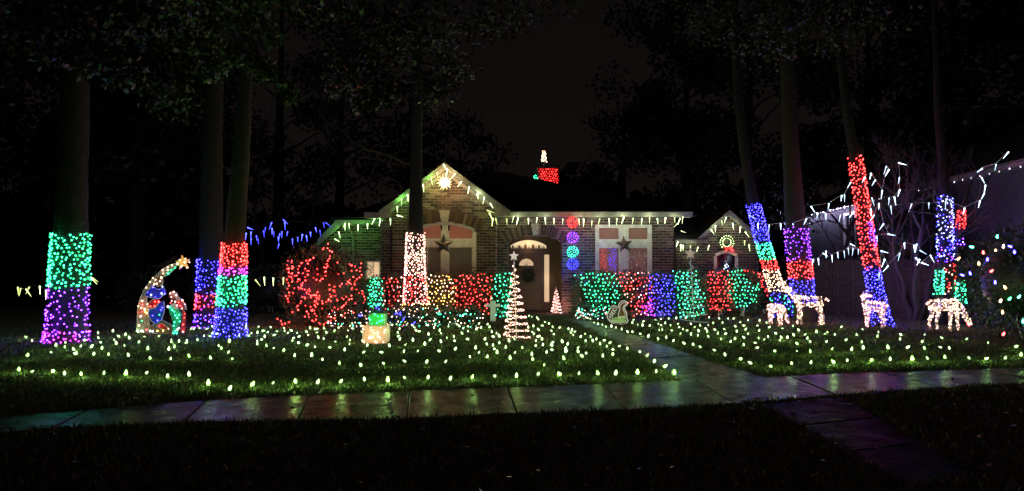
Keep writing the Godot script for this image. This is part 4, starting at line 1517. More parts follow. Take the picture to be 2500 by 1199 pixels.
# ---------------------------------------------------------------- the ground
func slab(b: MB, p: Array, inset: float, top: float) -> void:    # a paving slab with an eased edge; corners counter-clockwise from above
	var c: Vector3 = (p[0] + p[1] + p[2] + p[3]) * 0.25
	var lo: Array = []
	var hi: Array = []
	var mid: Array = []
	for q in p:
		var v: Vector3 = q
		var d := (c - v).normalized()
		lo.append(Vector3(v.x, -0.1, v.z) + d * inset)
		mid.append(Vector3(v.x, top - 0.012, v.z) + d * inset)
		hi.append(Vector3(v.x, top, v.z) + d * (inset + 0.018))
	b.quad(hi[0], hi[1], hi[2], hi[3], Color.WHITE)
	for k in 4:
		var j := (k + 1) % 4
		b.quad(mid[k], mid[j], hi[j], hi[k], Color.WHITE)
		b.quad(lo[k], lo[j], mid[j], mid[k], Color.WHITE)

func paving(called: String, far: Array, near: Array) -> void:     # slabs between two edges given by their joints, far edge and near edge left to right
	var o := Node3D.new()
	o.name = numbered(called)
	o.set_meta("kind", "structure")
	add_child(o)
	for k in far.size() - 1:
		var b := MB.new()
		slab(b, [gnd(near[k].x, near[k].y), gnd(near[k + 1].x, near[k + 1].y), gnd(far[k + 1].x, far[k + 1].y), gnd(far[k].x, far[k].y)], 0.012, 0.02 + rand(-0.004, 0.004))
		part("paving_slab", b.mesh(M.dark_concrete if called == "street_walk" else M.concrete), o)

var paved: Array[PackedVector2Array] = []

func keep_clear(list: Array) -> void:
	var out := PackedVector2Array()
	for q in list:
		var p := gnd(q.x, q.y)
		out.push_back(Vector2(p.x, p.z))
	for q in Geometry2D.offset_polygon(out, -0.045):
		paved.append(q)

func on_paving(p: Vector2) -> bool:
	for q in paved:
		if Geometry2D.is_point_in_polygon(p, q):
			return true
	return false

func ground() -> void:
	var b := MB.new()
	# one sheet to the horizon, finer near the house
	var xs := [-400.0, -60.0, -25.0, -12.0, -6.0, 0.0, 6.0, 12.0, 25.0, 60.0, 400.0]
	var zs := [60.0, 5.0, -5.0, -10.0, -15.0, -20.0, -26.0, -40.0, -80.0, -400.0]
	for i in xs.size() - 1:
		for j in zs.size() - 1:
			b.quad(Vector3(xs[i], 0, zs[j]), Vector3(xs[i + 1], 0, zs[j]), Vector3(xs[i + 1], 0, zs[j + 1]), Vector3(xs[i], 0, zs[j + 1]), Color.WHITE)
	struct("ground", b.mesh(M.ground))
	var far := [Vector2(-420, 1062), Vector2(-110, 1030), Vector2(215, 1003), Vector2(505, 980), Vector2(755, 967), Vector2(1000, 957), Vector2(1238, 949), Vector2(1468, 940), Vector2(1695, 930), Vector2(1925, 920), Vector2(2150, 911), Vector2(2390, 904), Vector2(2640, 897), Vector2(2900, 890)]
	var near := [Vector2(-620, 1120), Vector2(-240, 1082), Vector2(130, 1049), Vector2(445, 1036), Vector2(725, 1031), Vector2(993, 1027), Vector2(1263, 1014), Vector2(1533, 1004), Vector2(1795, 989), Vector2(2048, 969), Vector2(2300, 950), Vector2(2560, 936), Vector2(2830, 922), Vector2(3110, 908)]
	paving("sidewalk", far, near)
	var left := [Vector2(1372, 779), Vector2(1440, 808), Vector2(1520, 846), Vector2(1578, 876), Vector2(1660, 934)]
	var right := [Vector2(1428, 779), Vector2(1500, 803), Vector2(1610, 842), Vector2(1700, 872), Vector2(1865, 923)]
	paving("front_walk", left, right)
	paving("street_walk", [Vector2(1848, 989), Vector2(1945, 1044), Vector2(2062, 1108), Vector2(2210, 1190)], [Vector2(2058, 972), Vector2(2150, 1022), Vector2(2262, 1084), Vector2(2420, 1170)])
	var ring: Array = far.duplicate()
	var back: Array = near.duplicate()
	back.reverse()
	ring.append_array(back)
	keep_clear(ring)
	ring = left.duplicate()
	back = right.duplicate()
	back.reverse()
	ring.append_array(back)
	keep_clear(ring)
	keep_clear([Vector2(1848, 989), Vector2(2062, 1108), Vector2(2210, 1190), Vector2(2420, 1170), Vector2(2262, 1084), Vector2(2058, 972)])
	grass()

func grass() -> void:
	var kinds: Array[ArrayMesh] = []
	for k in 3:
		var b := MB.new()
		for i in 9:
			var a := rand(0, TAU)
			var p := Vector3(cos(a), 0, sin(a)) * rand(0.0, 0.07)
			var lean := Vector3(rand(-1, 1), 0, rand(-1, 1)) * rand(0.2, 0.75)
			var h := rand(0.035, 0.075)
			var side := Vector3(-lean.z, 0, lean.x).normalized() * 0.004
			var f := rand(0.6, 1.3)
			var dry := rng.randf() < 0.34
			var col := Color(0.12 * f, 0.11 * f, 0.045 * f) if dry else Color(0.043 * f, 0.066 * f, 0.023 * f)
			var mid := p + Vector3(0, h * 0.62, 0) + lean * h * 0.4
			var tip := p + Vector3(0, h * 0.85, 0) + lean * h
			b.quad(p - side, p + side, mid + side * 0.7, mid - side * 0.7, col)
			b.tri(mid - side * 0.7, mid + side * 0.7, tip, col)
		kinds.append(b.mesh(M.grass))
	var lots := [PackedFloat32Array(), PackedFloat32Array(), PackedFloat32Array()]
	var count := [0, 0, 0]
	for k in 110000:
		var z := -lerpf(4.2, 27.0, pow(rng.randf(), 1.25))
		var half := -z * 0.76 + 1.5
		var x := rand(-half, half)
		if on_paving(Vector2(x, z)) or (z < -25.1 and x > -7 and x < 9.2):
			continue
		var i := rng.randi() % 3
		var s := rand(0.7, 1.35) * (1.0 if z > -18 else 1.3)
		var a := rand(0, TAU)
		var c := cos(a) * s
		var n := sin(a) * s
		lots[i].append_array(PackedFloat32Array([c, 0, n, x, 0, s * rand(0.7, 1.2), 0, -0.004, -n, 0, c, z]))
		count[i] += 1
	for i in 3:
		var mm := MultiMesh.new()
		mm.transform_format = MultiMesh.TRANSFORM_3D
		mm.mesh = kinds[i]
		mm.instance_count = count[i]
		mm.buffer = lots[i]
		var o := MultiMeshInstance3D.new()
		o.multimesh = mm
		o.name = numbered("grass")
		tag(o, "short winter grass of lawn and verge", "grass")
		o.set_meta("kind", "stuff")
		add_child(o)
	var litter := MB.new()
	for k in 420:
		var at := Vector3(rand(-7, 8), 0.045, rand(-9.2, -4.4))
		if rng.randf() < 0.35:
			at = Vector3(rand(-9, 10), 0.06, rand(-22, -9))
		if on_paving(Vector2(at.x, at.z)):
			at.y = 0.026
		var d := Vector3(rand(-1, 1), rand(-0.1, 0.3), rand(-1, 1)).normalized()
		litter.leaf(at, d, (Vector3.UP + unit() * 0.5).normalized(), rand(0.04, 0.09), rand(0.025, 0.05), Color.WHITE * rand(0.5, 1.4))
	var lo := part("leaf_litter", litter.mesh(M.dead_leaf), self)
	lo.set_meta("kind", "stuff")
	tag(lo, "small dead leaves strewn over lawn, verge and paving", "leaves")
	# fallen leaves, wet and curled
	var spots := [[1143, 1140], [560, 972], [520, 968], [712, 1004], [1040, 1052], [1000, 1083], [1310, 1098], [1985, 1118], [1795, 1185], [2010, 1178], [1090, 1024], [800, 1064], [1525, 1033], [1968, 1030], [1425, 1042], [855, 1000], [1700, 903], [1698, 897], [1846, 981], [2168, 921], [1150, 972]]
	var where := ["on the dark verge nearest the street", "at the lawn edge below the left banded trunks", "by the sidewalk edge left of the first joint", "on the sidewalk slab below the red shrub", "on the verge just under the middle slabs", "on the verge left of the middle", "on the verge below the front door", "on the verge beside the street walk", "at the bottom edge of the verge", "near the foot of the street walk", "on the slab below the gable trunk", "on the verge below the left slabs", "on the verge edge below the walk corner", "on the street walk slab next to the sidewalk", "on the verge below the thumb sign", "on the slab below the gift boxes", "on the front walk, nearer one of a pair", "on the front walk, farther one of a pair", "on the slab where the walks meet", "on the purple lit slab at the right", "at the back edge of the sidewalk below the cross"]
	var w_i := 0
	for s in spots:
		var b := MB.new()
		var n := 6
		var len := rand(0.05, 0.1)
		var w := len * rand(0.4, 0.7)
		for k in n:
			var f0 := float(k) / n
			var f1 := float(k + 1) / n
			var w0 := sin(f0 * PI) * w * 0.5
			var w1 := sin(f1 * PI) * w * 0.5
			var y0 := 0.012 + 0.035 * absf(f0 - 0.45)
			var y1 := 0.012 + 0.035 * absf(f1 - 0.45)
			b.quad(Vector3(f0 * len, y0 + 0.01, -w0), Vector3(f0 * len, y0, 0), Vector3(f1 * len, y1, 0), Vector3(f1 * len, y1 + 0.01, -w1), Color.WHITE)
			b.quad(Vector3(f0 * len, y0, 0), Vector3(f0 * len, y0 + 0.012, w0), Vector3(f1 * len, y1 + 0.012, w1), Vector3(f1 * len, y1, 0), Color.WHITE)
		var o := MeshInstance3D.new()
		o.mesh = b.mesh(M.dead_leaf)
		o.name = numbered("fallen_leaf")
		o.position = gnd(s[0], s[1], 0.0) + Vector3(0, 0.02, 0)
		o.rotation.y = rand(0, TAU)
		tag(o, "small wet curled leaf " + where[w_i], "leaf", "fallen leaves")
		w_i += 1
		add_child(o)

# ---------------------------------------------------------------- big trees
func crown(o: Node3D, trunk: Trunk, spots: Array, base: Color, size: float) -> void:   # [x, y, distance, radius, leaves]
	var b := MB.new()
	for s in spots:
		var br := MB.new()
		var c := rel(o, px(s[0], s[1], s[2]))
		clump(b, c, Vector3(s[3], s[3] * 0.62, s[3]), s[4], size, base)
		var from: Array = trunk.at(s[1] - 60.0)
		var p := limb(br, rel(o, from[0]), c, 0.05, 0.012, 0.25)
		for k in 3:
			limb(br, p[3 + k % 3], c + Vector3(rand(-1, 1), rand(-0.4, 0.5), rand(-1, 1)) * s[3] * 0.8, 0.016, 0.005, 0.03, 4)
		part("branch", br.mesh(M.dark_bark), o)
	part("crown", b.mesh(M.leaf), o)

func far_tree(label: String, x: float, d: float, height: float, r: float, n: int) -> void:
	var at := gnd(1250, 900)
	at = Vector3((x - 1250.0) / FOCAL * d, 0, -d)
	var o := thing("dark_tree", label, "tree", at, "dark trees behind the house")
	var b := MB.new()
	var pts: Array = []
	for k in 7:
		pts.append(Vector3(rand(-0.15, 0.15), height * 0.85 * k / 6.0, rand(-0.15, 0.15)))
	b.tube(pts, [0.38, 0.33, 0.29, 0.25, 0.2, 0.14, 0.06], 10, Color.WHITE, true, 0.04)
	part("trunk", b.mesh(M.bark), o)
	b = MB.new()
	var br := MB.new()
	for k in 22:
		var f := rand(0.12, 1.0)
		var a := rand(0, TAU)
		var reach := r * (1.15 - absf(f - 0.55)) * rand(0.45, 1.0)
		var c := Vector3(cos(a) * reach, height * f, sin(a) * reach)
		limb(br, Vector3(0, height * f * 0.82, 0), c, 0.07, 0.015, 0.1, 4)
		var cr := rand(0.8, 1.6) * r * 0.33
		clump(b, c, Vector3(cr, cr * 0.7, cr), n / 22, 0.3, Color(0.009, 0.013, 0.006))
	part("branch", br.mesh(M.bark), o)
	part("crown", b.mesh(M.leaf), o)

func bare_tree(called: String, label: String, base: Vector3, stems: int, height: float, spread: float, r: float, levels: int, mat: Material, forks := 3) -> Node3D:
	var o := thing(called, label, "tree", base)
	var b := MB.new()
	var twig := MB.new()
	for s in stems:
		var a := TAU * s / stems + rand(-0.3, 0.3)
		var foot := Vector3(cos(a), 0, sin(a)) * (0.12 if stems > 1 else 0.0)
		var tip := Vector3(cos(a) * spread * rand(0.4, 0.8), height * rand(0.45, 0.6), sin(a) * spread * rand(0.4, 0.8))
		var p := limb(b, foot, tip, r, r * 0.55, 0.05, 7)
		fork(twig, p[-1], (tip - foot).normalized(), height * 0.32, r * 0.5, levels, forks)
		part("branch", twig.mesh(mat), o)
		twig = MB.new()
		fork(twig, p[4], (tip - foot).normalized(), height * 0.28, r * 0.35, levels - 1, forks)
		part("branch", twig.mesh(mat), o)
		twig = MB.new()
	part("trunk", b.mesh(mat), o)
	return o

func fork(b: MB, from: Vector3, dir: Vector3, len: float, r: float, levels: int, forks: int) -> void:
	for k in forks:
		var d := (dir + unit() * 0.75).normalized()
		var tip := from + d * len * rand(0.6, 1.1)
		var p := limb(b, from, tip, r * 0.8, r * 0.4, 0.02, 4)
		if levels > 1:
			fork(b, p[-1], (d + Vector3(0, 0.15, 0)).normalized(), len * 0.68, r * 0.5, levels - 1, forks)

func trees() -> void:
	var G := "light nets wound round the tree trunks"
	var big := "big trees on the lawn"
	# left to right
	var t1 := trunk_of([[161, 838, 50], [164, 800, 46], [167, 740, 44], [169, 690, 44], [174, 570, 41], [177, 400, 38], [182, 150, 36], [185, -120, 33], [186, -300, 28]], 16.2)
	var o := tree("lawn_tree", "thickest trunk at the far left in green over purple lights", big, t1, M.dark_bark)
	crown(o, t1, [[130, 100, 15.2, 1.0, 700], [260, 60, 14.6, 0.9, 600], [60, 30, 15.0, 1.1, 600], [300, 180, 14.2, 0.55, 260], [230, 150, 14.8, 0.6, 300], [380, 40, 14.6, 0.8, 400], [20, -120, 14, 1.4, 700], [330, -120, 14, 1.4, 700]], Color(0.0045, 0.0085, 0.0035), 0.15)
	wrap_net("green net on the upper half of the thick far left trunk", G, t1, 702, 572, ["green", "teal", "green"], 230, 0.1)
	wrap_net("purple net on the lower half of the thick far left trunk", G, t1, 815, 702, ["purple"], 130, 0.08, 0.12)
	wrap_net("magenta net gathered round the foot of the far left trunk", G, t1, 838, 806, ["purple", "magenta"], 80, 0.05)
	var t2 := trunk_of([[511, 806, 38], [512, 780, 34], [514, 700, 32], [515, 630, 31], [518, 400, 28], [520, 100, 26], [522, -200, 22]], 19.6)
	o = tree("lawn_tree", "trunk in blue and red lights half hidden behind the red topped trunk", big, t2, M.dark_bark)
	crown(o, t2, [[470, 120, 19, 1.3, 500], [420, 240, 19, 0.9, 260], [560, 20, 18.6, 1.5, 600]], Color(0.035, 0.06, 0.025), 0.14)
	wrap_net("blue net on the trunk behind the nativity star", G, t2, 714, 632, ["blue"], 130, 0.07, 0.08)
	wrap_net("narrow red net under the blue one on the trunk by the star", G, t2, 754, 716, ["red", "red", "magenta"], 70, 0.04)
	wrap_net("loose blue net at the foot of the trunk beside the nativity", G, t2, 800, 764, ["blue", "purple"], 70, 0.03, 0.15)
	var t3 := trunk_of([[561, 832, 40], [563, 800, 36], [565, 745, 34], [568, 672, 31], [573, 592, 28], [583, 450, 25], [597, 250, 21], [606, 80, 18], [612, -150, 16], [614, -320, 13]], 17.2)
	o = tree("lawn_tree", "tall leaning trunk banded red, magenta, green and blue", big, t3, M.bark)
	crown(o, t3, [[515, 185, 13.6, 0.2, 90], [540, 165, 13.5, 0.16, 60], [566, 140, 13.4, 0.2, 80], [590, 112, 13.5, 0.26, 100], [575, 60, 13.5, 0.3, 110], [615, 150, 13.3, 0.22, 80], [640, 165, 13.3, 0.24, 100], [655, 185, 13.2, 0.18, 70], [700, 215, 13.0, 0.17, 90], [704, 238, 13.0, 0.12, 50], [600, 20, 13.4, 0.5, 150], [650, 90, 13.6, 0.35, 110], [440, 10, 13.8, 0.5, 100], [760, -60, 13.5, 1.3, 300], [560, -120, 13.6, 1.5, 400]], Color(0.05, 0.085, 0.04), 0.13)
	wrap_net("red net at the top of the tall leaning banded trunk", G, t3, 652, 594, ["red"], 130, 0.08)
	wrap_net("magenta band between red and green on the tall leaning trunk", G, t3, 672, 652, ["magenta"], 46, 0.03)
	wrap_net("green net in the middle of the tall leaning banded trunk", G, t3, 746, 674, ["green", "teal"], 140, 0.07)
	wrap_net("blue net on the foot of the tall leaning banded trunk", G, t3, 826, 750, ["blue"], 130, 0.12)
	var t4 := trunk_of([[1014, 800, 40], [1014, 770, 33], [1014, 735, 29], [1013, 660, 24], [1014, 570, 21.5], [1016, 450, 17.5], [1018, 250, 16], [1020, 0, 15], [1021, -200, 14], [1022, -320, 12]], 21.8)
	o = tree("lawn_tree", "dark straight trunk in front of the gable in pinkish white lights", big, t4, M.dark_bark)
	crown(o, t4, [[850, 140, 16.5, 0.7, 330], [900, 190, 16.2, 0.62, 300], [930, 235, 16.0, 0.42, 200], [885, 258, 16.2, 0.3, 120], [830, 210, 16.6, 0.5, 200], [960, 120, 16.4, 0.8, 330], [1040, 90, 17, 0.9, 330], [1000, 40, 17, 1.0, 350], [890, 60, 16.8, 1.0, 350], [1150, 60, 19, 0.9, 220], [1240, 40, 20, 1.0, 220], [1060, 235, 20, 0.7, 180], [1100, 170, 20, 0.9, 220], [1340, -20, 20, 1.2, 300], [780, 20, 16.8, 1.0, 300]], Color(0.0065, 0.012, 0.005), 0.14)
	var br := MB.new()
	limb(br, rel(o, px(1020, 150, 21.8)), rel(o, px(1150, 205, 21)), 0.07, 0.015, 0.12)
	part("branch", br.mesh(M.bark), o)
	br = MB.new()
	limb(br, rel(o, px(1016, 400, 21.8)), rel(o, px(770, 270, 21)), 0.06, 0.015, -0.3, 8)
	part("branch", br.mesh(M.bark), o)
	wrap_net("white and pink net at the top of the trunk before the gable", G, t4, 632, 570, ["pink", "warm"], 130, 0.06, 0.1)
	wrap_net("dense pink net on the waist of the trunk before the gable", G, t4, 672, 622, ["pink", "pink", "warm"], 130, 0.06)
	wrap_net("red and pink net low on the trunk before the gable", G, t4, 742, 668, ["red", "pink"], 170, 0.08)
	wrap_net("warm white net spread round the foot of the gable trunk", G, t4, 792, 738, ["warm", "gold"], 90, 0.06)
	var t5 := trunk_of([[1922, 784, 30], [1912, 755, 25], [1897, 712, 18], [1880, 650, 17.5], [1862, 592, 17], [1840, 500, 17], [1822, 400, 15], [1802, 250, 13], [1792, 0, 12], [1790, -200, 10]], 23.2)
	o = tree("lawn_tree", "leaning trunk right of the wing banded blue, green, red and white", big, t5, M.dark_bark)
	crown(o, t5, [[1780, 60, 22, 1.5, 400], [1850, -40, 22, 1.6, 400], [1700, 0, 22, 1.4, 300]], Color(0.02, 0.03, 0.015), 0.14)
	wrap_net("blue net at the top of the leaning trunk by the wing", G, t5, 592, 500, ["blue"], 190, 0.1)
	wrap_net("green net in the middle of the leaning trunk by the wing", G, t5, 634, 592, ["green", "teal"], 80, 0.05)
	wrap_net("red band on the leaning trunk by the wing", G, t5, 660, 634, ["red"], 56, 0.04)
	wrap_net("warm white net low on the leaning trunk by the wing", G, t5, 714, 660, ["warm"], 95, 0.06)
	wrap_net("blue and green net at the foot of the leaning trunk by the wing", G, t5, 782, 716, ["blue", "blue", "teal"], 90, 0.05, 0.1)
	var t6 := trunk_of([[1966, 787, 32], [1962, 722, 25], [1956, 680, 27.5], [1951, 637, 27], [1943, 555, 27], [1932, 400, 23], [1925, 200, 21], [1920, -50, 19], [1918, -200, 16]], 21.4)
	o = tree("lawn_tree", "upright trunk banded purple, red and blue behind the standing deer", big, t6, M.bark)
	crown(o, t6, [[1960, 40, 20, 1.6, 500], [2060, -40, 20, 1.6, 400], [1880, 120, 20, 1.0, 240]], Color(0.02, 0.03, 0.015), 0.14)
	wrap_net("purple net with wide gaps on the upright trunk behind the deer", G, t6, 637, 556, ["purple"], 110, 0.09, 0.2)
	wrap_net("dense red net on the upright trunk behind the deer", G, t6, 681, 637, ["red"], 90, 0.07)
	wrap_net("bright blue net low on the upright trunk behind the deer", G, t6, 740, 682, ["blue"], 90, 0.12)
	var t7 := trunk_of([[2158, 800, 26], [2150, 770, 21], [2138, 713, 19], [2126, 642, 18], [2108, 517, 17], [2088, 387, 16], [2066, 250, 14], [2042, 60, 12], [2020, -150, 10]], 20.0)
	o = tree("lawn_tree", "slender leaning trunk in red lights higher than the eaves", big, t7, M.dark_bark)
	crown(o, t7, [[2030, 60, 19, 1.4, 300], [2120, 20, 19, 1.4, 300]], Color(0.02, 0.03, 0.015), 0.14)
	wrap_net("long red net on the upper part of the tallest lit trunk", G, t7, 654, 387, ["red"], 290, 0.16)
	wrap_net("blue net on the lower part of the tallest lit trunk", G, t7, 795, 655, ["blue"], 200, 0.14)
	laid_string("short blue string down the right edge of the tall red trunk", "light string", [[Vector2(2122, 540), Vector2(2130, 575), Vector2(2137, 610)], [Vector2(2126, 545), Vector2(2133, 580), Vector2(2139, 600)], [Vector2(2119, 550), Vector2(2128, 590)]], 19.75, ["blue", "purple"], 0.07, "", 0.03)
	crooked_tree(G, big)
	# bare trees and the dark wood behind
	bare_tree("crape_myrtle", "bare many stemmed tree between the tall red trunk and the last deer", gnd(2232, 785), 6, 4.6, 1.5, 0.09, 4, M.pale_bark)
	var bt := bare_tree("bare_tree", "bare dark branches before the pale wall of the next house", Vector3(11.6, 0, -26), 1, 5.2, 1.6, 0.11, 4, M.bark)
	var lb := MB.new()
	limb(lb, rel(bt, px(2085, 590, 25.4)), rel(bt, px(2024, 520, 25.2)), 0.075, 0.03)
	part("branch", lb.mesh(M.bark), bt)
	lb = MB.new()
	limb(lb, rel(bt, px(2045, 545, 25.2)), rel(bt, px(1965, 555, 25.0)), 0.03, 0.01, 0.15)
	part("branch", lb.mesh(M.bark), bt)
	lb = MB.new()
	limb(lb, rel(bt, px(2024, 520, 25.2)), rel(bt, px(1990, 500, 25.0)), 0.03, 0.008)
	part("branch", lb.mesh(M.bark), bt)
	bare_tree("bare_tree", "faint bare tree left of the house behind the blue icicle lights", Vector3(-10.2, 0, -31), 2, 7.5, 2.2, 0.13, 4, M.pale_bark)
	var spots := [[-40, 30.0, 17.0, 4.0], [150, 34.0, 18.0, 4.5], [330, 30.0, 19.0, 4.0], [455, 36.0, 19.0, 4.2], [680, 40.0, 20.0, 4.5], [830, 44.0, 17.0, 4.2], [1000, 48.0, 15.0, 4.0], [1120, 52.0, 12.0, 3.4], [1520, 46.0, 13.0, 3.6], [1680, 42.0, 17.0, 4.2], [1830, 38.0, 18.0, 4.2], [2130, 40.0, 19.0, 4.5], [2330, 36.0, 18.0, 4.5], [2560, 30.0, 17.0, 4.5]]
	var words := ["at the far left edge", "behind the green lit trunk", "behind the nativity star", "behind the two banded trunks", "left of the bare tree", "over the left end of the house", "behind the front gable", "low behind the ridge left of the chimney", "low behind the roof right of the chimney", "over the right end of the roof", "behind the wing", "behind the tall red trunk", "behind the crooked tree", "at the far right edge"]
	for k in spots.size():
		var s: Array = spots[k]
		far_tree("tall dark tree " + words[k], s[0], s[1], s[2], s[3], 9000 if s[0] < 620 or s[0] > 1600 else 3000)

func far_wood() -> void:
	var b := MB.new()
	for k in 14000:
		var a := rand(-1.25, 1.25)
		var d := rand(56, 70)
		var h := pow(rng.randf(), 0.7) * (6.5 + 2.0 * sin(a * 9.0) + 1.5 * sin(a * 23.0))
		b.leaf(Vector3(sin(a) * d, h, -cos(a) * d), unit(), unit(), rand(0.9, 1.9), rand(0.7, 1.4), leaf_colour(Color(0.014, 0.02, 0.01)))
	var o := part("woods", b.mesh(M.leaf), self)
	o.set_meta("kind", "stuff")
	tag(o, "dark wood far behind the house along the horizon", "woods")

func crooked_tree(G: String, big: String) -> void:
	var d := 20.4
	var main := trunk_of([[2312, 792, 26], [2312, 720, 19], [2312, 640, 18], [2308, 600, 18], [2307, 540, 17], [2307, 478, 16], [2300, 400, 14], [2290, 250, 12], [2280, 0, 9]], d)
	var o := tree("crooked_tree", "crooked tree of several stems in blue, red and green lights", big, main, M.dark_bark)
	var left := trunk_of([[2291, 790, 12], [2292, 720, 10], [2294, 660, 9.5], [2300, 630, 9]], d - 0.25)
	var right := trunk_of([[2349, 790, 14], [2347, 740, 11], [2343, 690, 10.5], [2335, 620, 10], [2345, 555, 10], [2348, 515, 8], [2370, 440, 5]], d - 0.15)
	trunk_mesh(o, left, M.bark, "stem", 10)
	trunk_mesh(o, right, M.bark, "stem", 10)
	wrap_net("pale blue net on the upper stem of the crooked tree", G, main, 600, 480, ["paleblue", "blue", "white"], 130, 0.1, 0.08)
	wrap_net("blue net at the fork of the crooked tree", G, main, 640, 600, ["blue", "purple", "paleblue"], 40, 0.05)
	wrap_net("red net with dim gaps below the fork of the crooked tree", G, main, 716, 640, ["red", "red", "pink"], 64, 0.05, 0.15)
	wrap_net("green net on the left stem of the crooked tree", G, left, 720, 660, ["teal", "green"], 44, 0.05)
	wrap_net("green net on the right stem of the crooked tree", G, right, 742, 686, ["teal", "green"], 54, 0.06)
	wrap_net("red net bunched on the right branch of the crooked tree", G, right, 558, 514, ["red"], 44, 0.06)
	laid_string("blue string across the right branch of the crooked tree", "light string", [[Vector2(2312, 590), Vector2(2335, 600), Vector2(2357, 595)], [Vector2(2330, 585), Vector2(2350, 582), Vector2(2356, 610)], [Vector2(2282, 628), Vector2(2300, 618), Vector2(2310, 605)]], d - 0.4, ["blue", "purple", "paleblue"], 0.1, "", 0.05)
	laid_string("few blue bulbs low on the right stem beside the last deer", "light string", [[Vector2(2346, 748), Vector2(2356, 760), Vector2(2352, 780)], [Vector2(2288, 742), Vector2(2298, 756)]], d - 0.3, ["blue"], 0.09, "", 0.04)

# ---------------------------------------------------------------- shrubs, nets
func shrubs() -> void:
	var dark := Color(0.06, 0.08, 0.05)
	var s := shrub("tall loose evergreen shrub with red strings left of the house", 692, 604, 888, 806, 20.4, 0.9, 3600, 0.085, Color(0.045, 0.06, 0.03), 2.6)
	laid_string("red light strings looped over the tall shrub at the left", "light string", [
		[Vector2(702, 640), Vector2(708, 665), Vector2(703, 700), Vector2(706, 742)], [Vector2(712, 638), Vector2(716, 670), Vector2(710, 690)],
		[Vector2(735, 645), Vector2(728, 668), Vector2(732, 700), Vector2(758, 714), Vector2(778, 722), Vector2(772, 760), Vector2(770, 790)],
		[Vector2(735, 645), Vector2(752, 636), Vector2(772, 622)], [Vector2(786, 606), Vector2(800, 598), Vector2(812, 618), Vector2(803, 640), Vector2(800, 660), Vector2(790, 678), Vector2(765, 688)],
		[Vector2(750, 655), Vector2(754, 672), Vector2(738, 690), Vector2(730, 706)], [Vector2(860, 645), Vector2(862, 665)], [Vector2(880, 645), Vector2(882, 675), Vector2(862, 700), Vector2(845, 690), Vector2(852, 680)],
		[Vector2(815, 712), Vector2(822, 700), Vector2(800, 735), Vector2(840, 730), Vector2(862, 722)], [Vector2(886, 708), Vector2(892, 738)], [Vector2(862, 722), Vector2(842, 745), Vector2(832, 760)],
		[Vector2(682, 776), Vector2(690, 795), Vector2(716, 780)], [Vector2(748, 716), Vector2(735, 740), Vector2(728, 765)], [Vector2(784, 792), Vector2(806, 784), Vector2(826, 774)],
		[Vector2(776, 722), Vector2(770, 740), Vector2(755, 775), Vector2(775, 788)], [Vector2(788, 735), Vector2(760, 720), Vector2(740, 712)]], 19.5, ["red"], 0.078, "", 0.04, 0.15)
	shrub_net("sparse red net filling the tall looped shrub at the left", s, ["red"], 85, 700, 640, 884, 790, PackedVector2Array(), 0.05, 0.48)
	s = shrub("small clipped shrub in green lights under the little lit window", 895, 674, 936, 768, 20.8, 0.3, 900, 0.06, dark, 2.6)
	shrub_net("green net on the small clipped shrub under the lit window", s, ["teal", "green"], 60, 897, 676, 934, 752)
	s = shrub("low shrub in red lights between the green one and the trunk", 930, 668, 1002, 790, 22.4, 0.4, 1300, 0.07, dark, 3.0)
	shrub_net("red net on the shrub just left of the gable trunk", s, ["red", "red", "pink"], 62, 934, 674, 998, 770)
	s = shrub("rounded shrub in golden lights right of the gable trunk", 1030, 666, 1116, 795, 23.0, 0.5, 1900, 0.07, dark, 3.0)
	shrub_net("golden net on the shrub under the arched window", s, ["gold", "warm"], 120, 1040, 670, 1114, 785, PackedVector2Array(), 0.08)
	s = shrub("wide shrub in red lights under the right of the arched window", 1098, 662, 1206, 780, 23.3, 0.5, 2300, 0.07, dark, 2.9)
	shrub_net("red net on the wide shrub left of the pale cross", s, ["red"], 125, 1100, 666, 1202, 768, PackedVector2Array(), 0.08, 0.45)
	s = shrub("shrub in green lights left of the porch behind the cross", 1196, 664, 1254, 785, 23.4, 0.45, 1500, 0.07, dark, 2.9)
	shrub_net("green net on the shrub between the cross and the big spiral", s, ["green", "teal"], 72, 1200, 666, 1252, 776)
	s = shrub("shrub in green lights right of the porch behind the thumb sign", 1396, 664, 1516, 785, 23.4, 0.55, 2500, 0.07, dark, 2.9)
	shrub_net("green net slanting over the shrub right of the porch", s, ["green", "teal"], 150, 1400, 666, 1516, 770, PackedVector2Array([Vector2(1398, 664), Vector2(1500, 666), Vector2(1516, 700), Vector2(1516, 730), Vector2(1482, 768), Vector2(1452, 768)]), 0.08)
	s = shrub("shrub in red lights below the four pane window", 1498, 662, 1592, 785, 23.2, 0.55, 2100, 0.07, dark, 2.9)
	shrub_net("red net on the shrub between the green and blue ones", s, ["red", "pink", "red"], 130, 1500, 664, 1592, 772, PackedVector2Array([Vector2(1494, 662), Vector2(1594, 662), Vector2(1594, 774), Vector2(1545, 774), Vector2(1524, 720)]), 0.1)
	s = shrub("shrub in blue lights below the right corner of the house", 1578, 664, 1654, 785, 23.0, 0.55, 1800, 0.07, dark, 2.9)
	shrub_net("blue net on the shrub between the red and green ones", s, ["blue"], 110, 1582, 668, 1650, 772, PackedVector2Array(), 0.14)
	shrub_net("magenta patch where the red and blue nets meet", s, ["magenta"], 22, 1566, 742, 1598, 772, PackedVector2Array([Vector2(1560, 740), Vector2(1600, 740), Vector2(1600, 776), Vector2(1560, 776)]), 0.05)
	s = shrub("shrub in green lights behind the thin unlit spiral", 1642, 658, 1726, 785, 22.9, 0.55, 1900, 0.07, dark, 3.0)
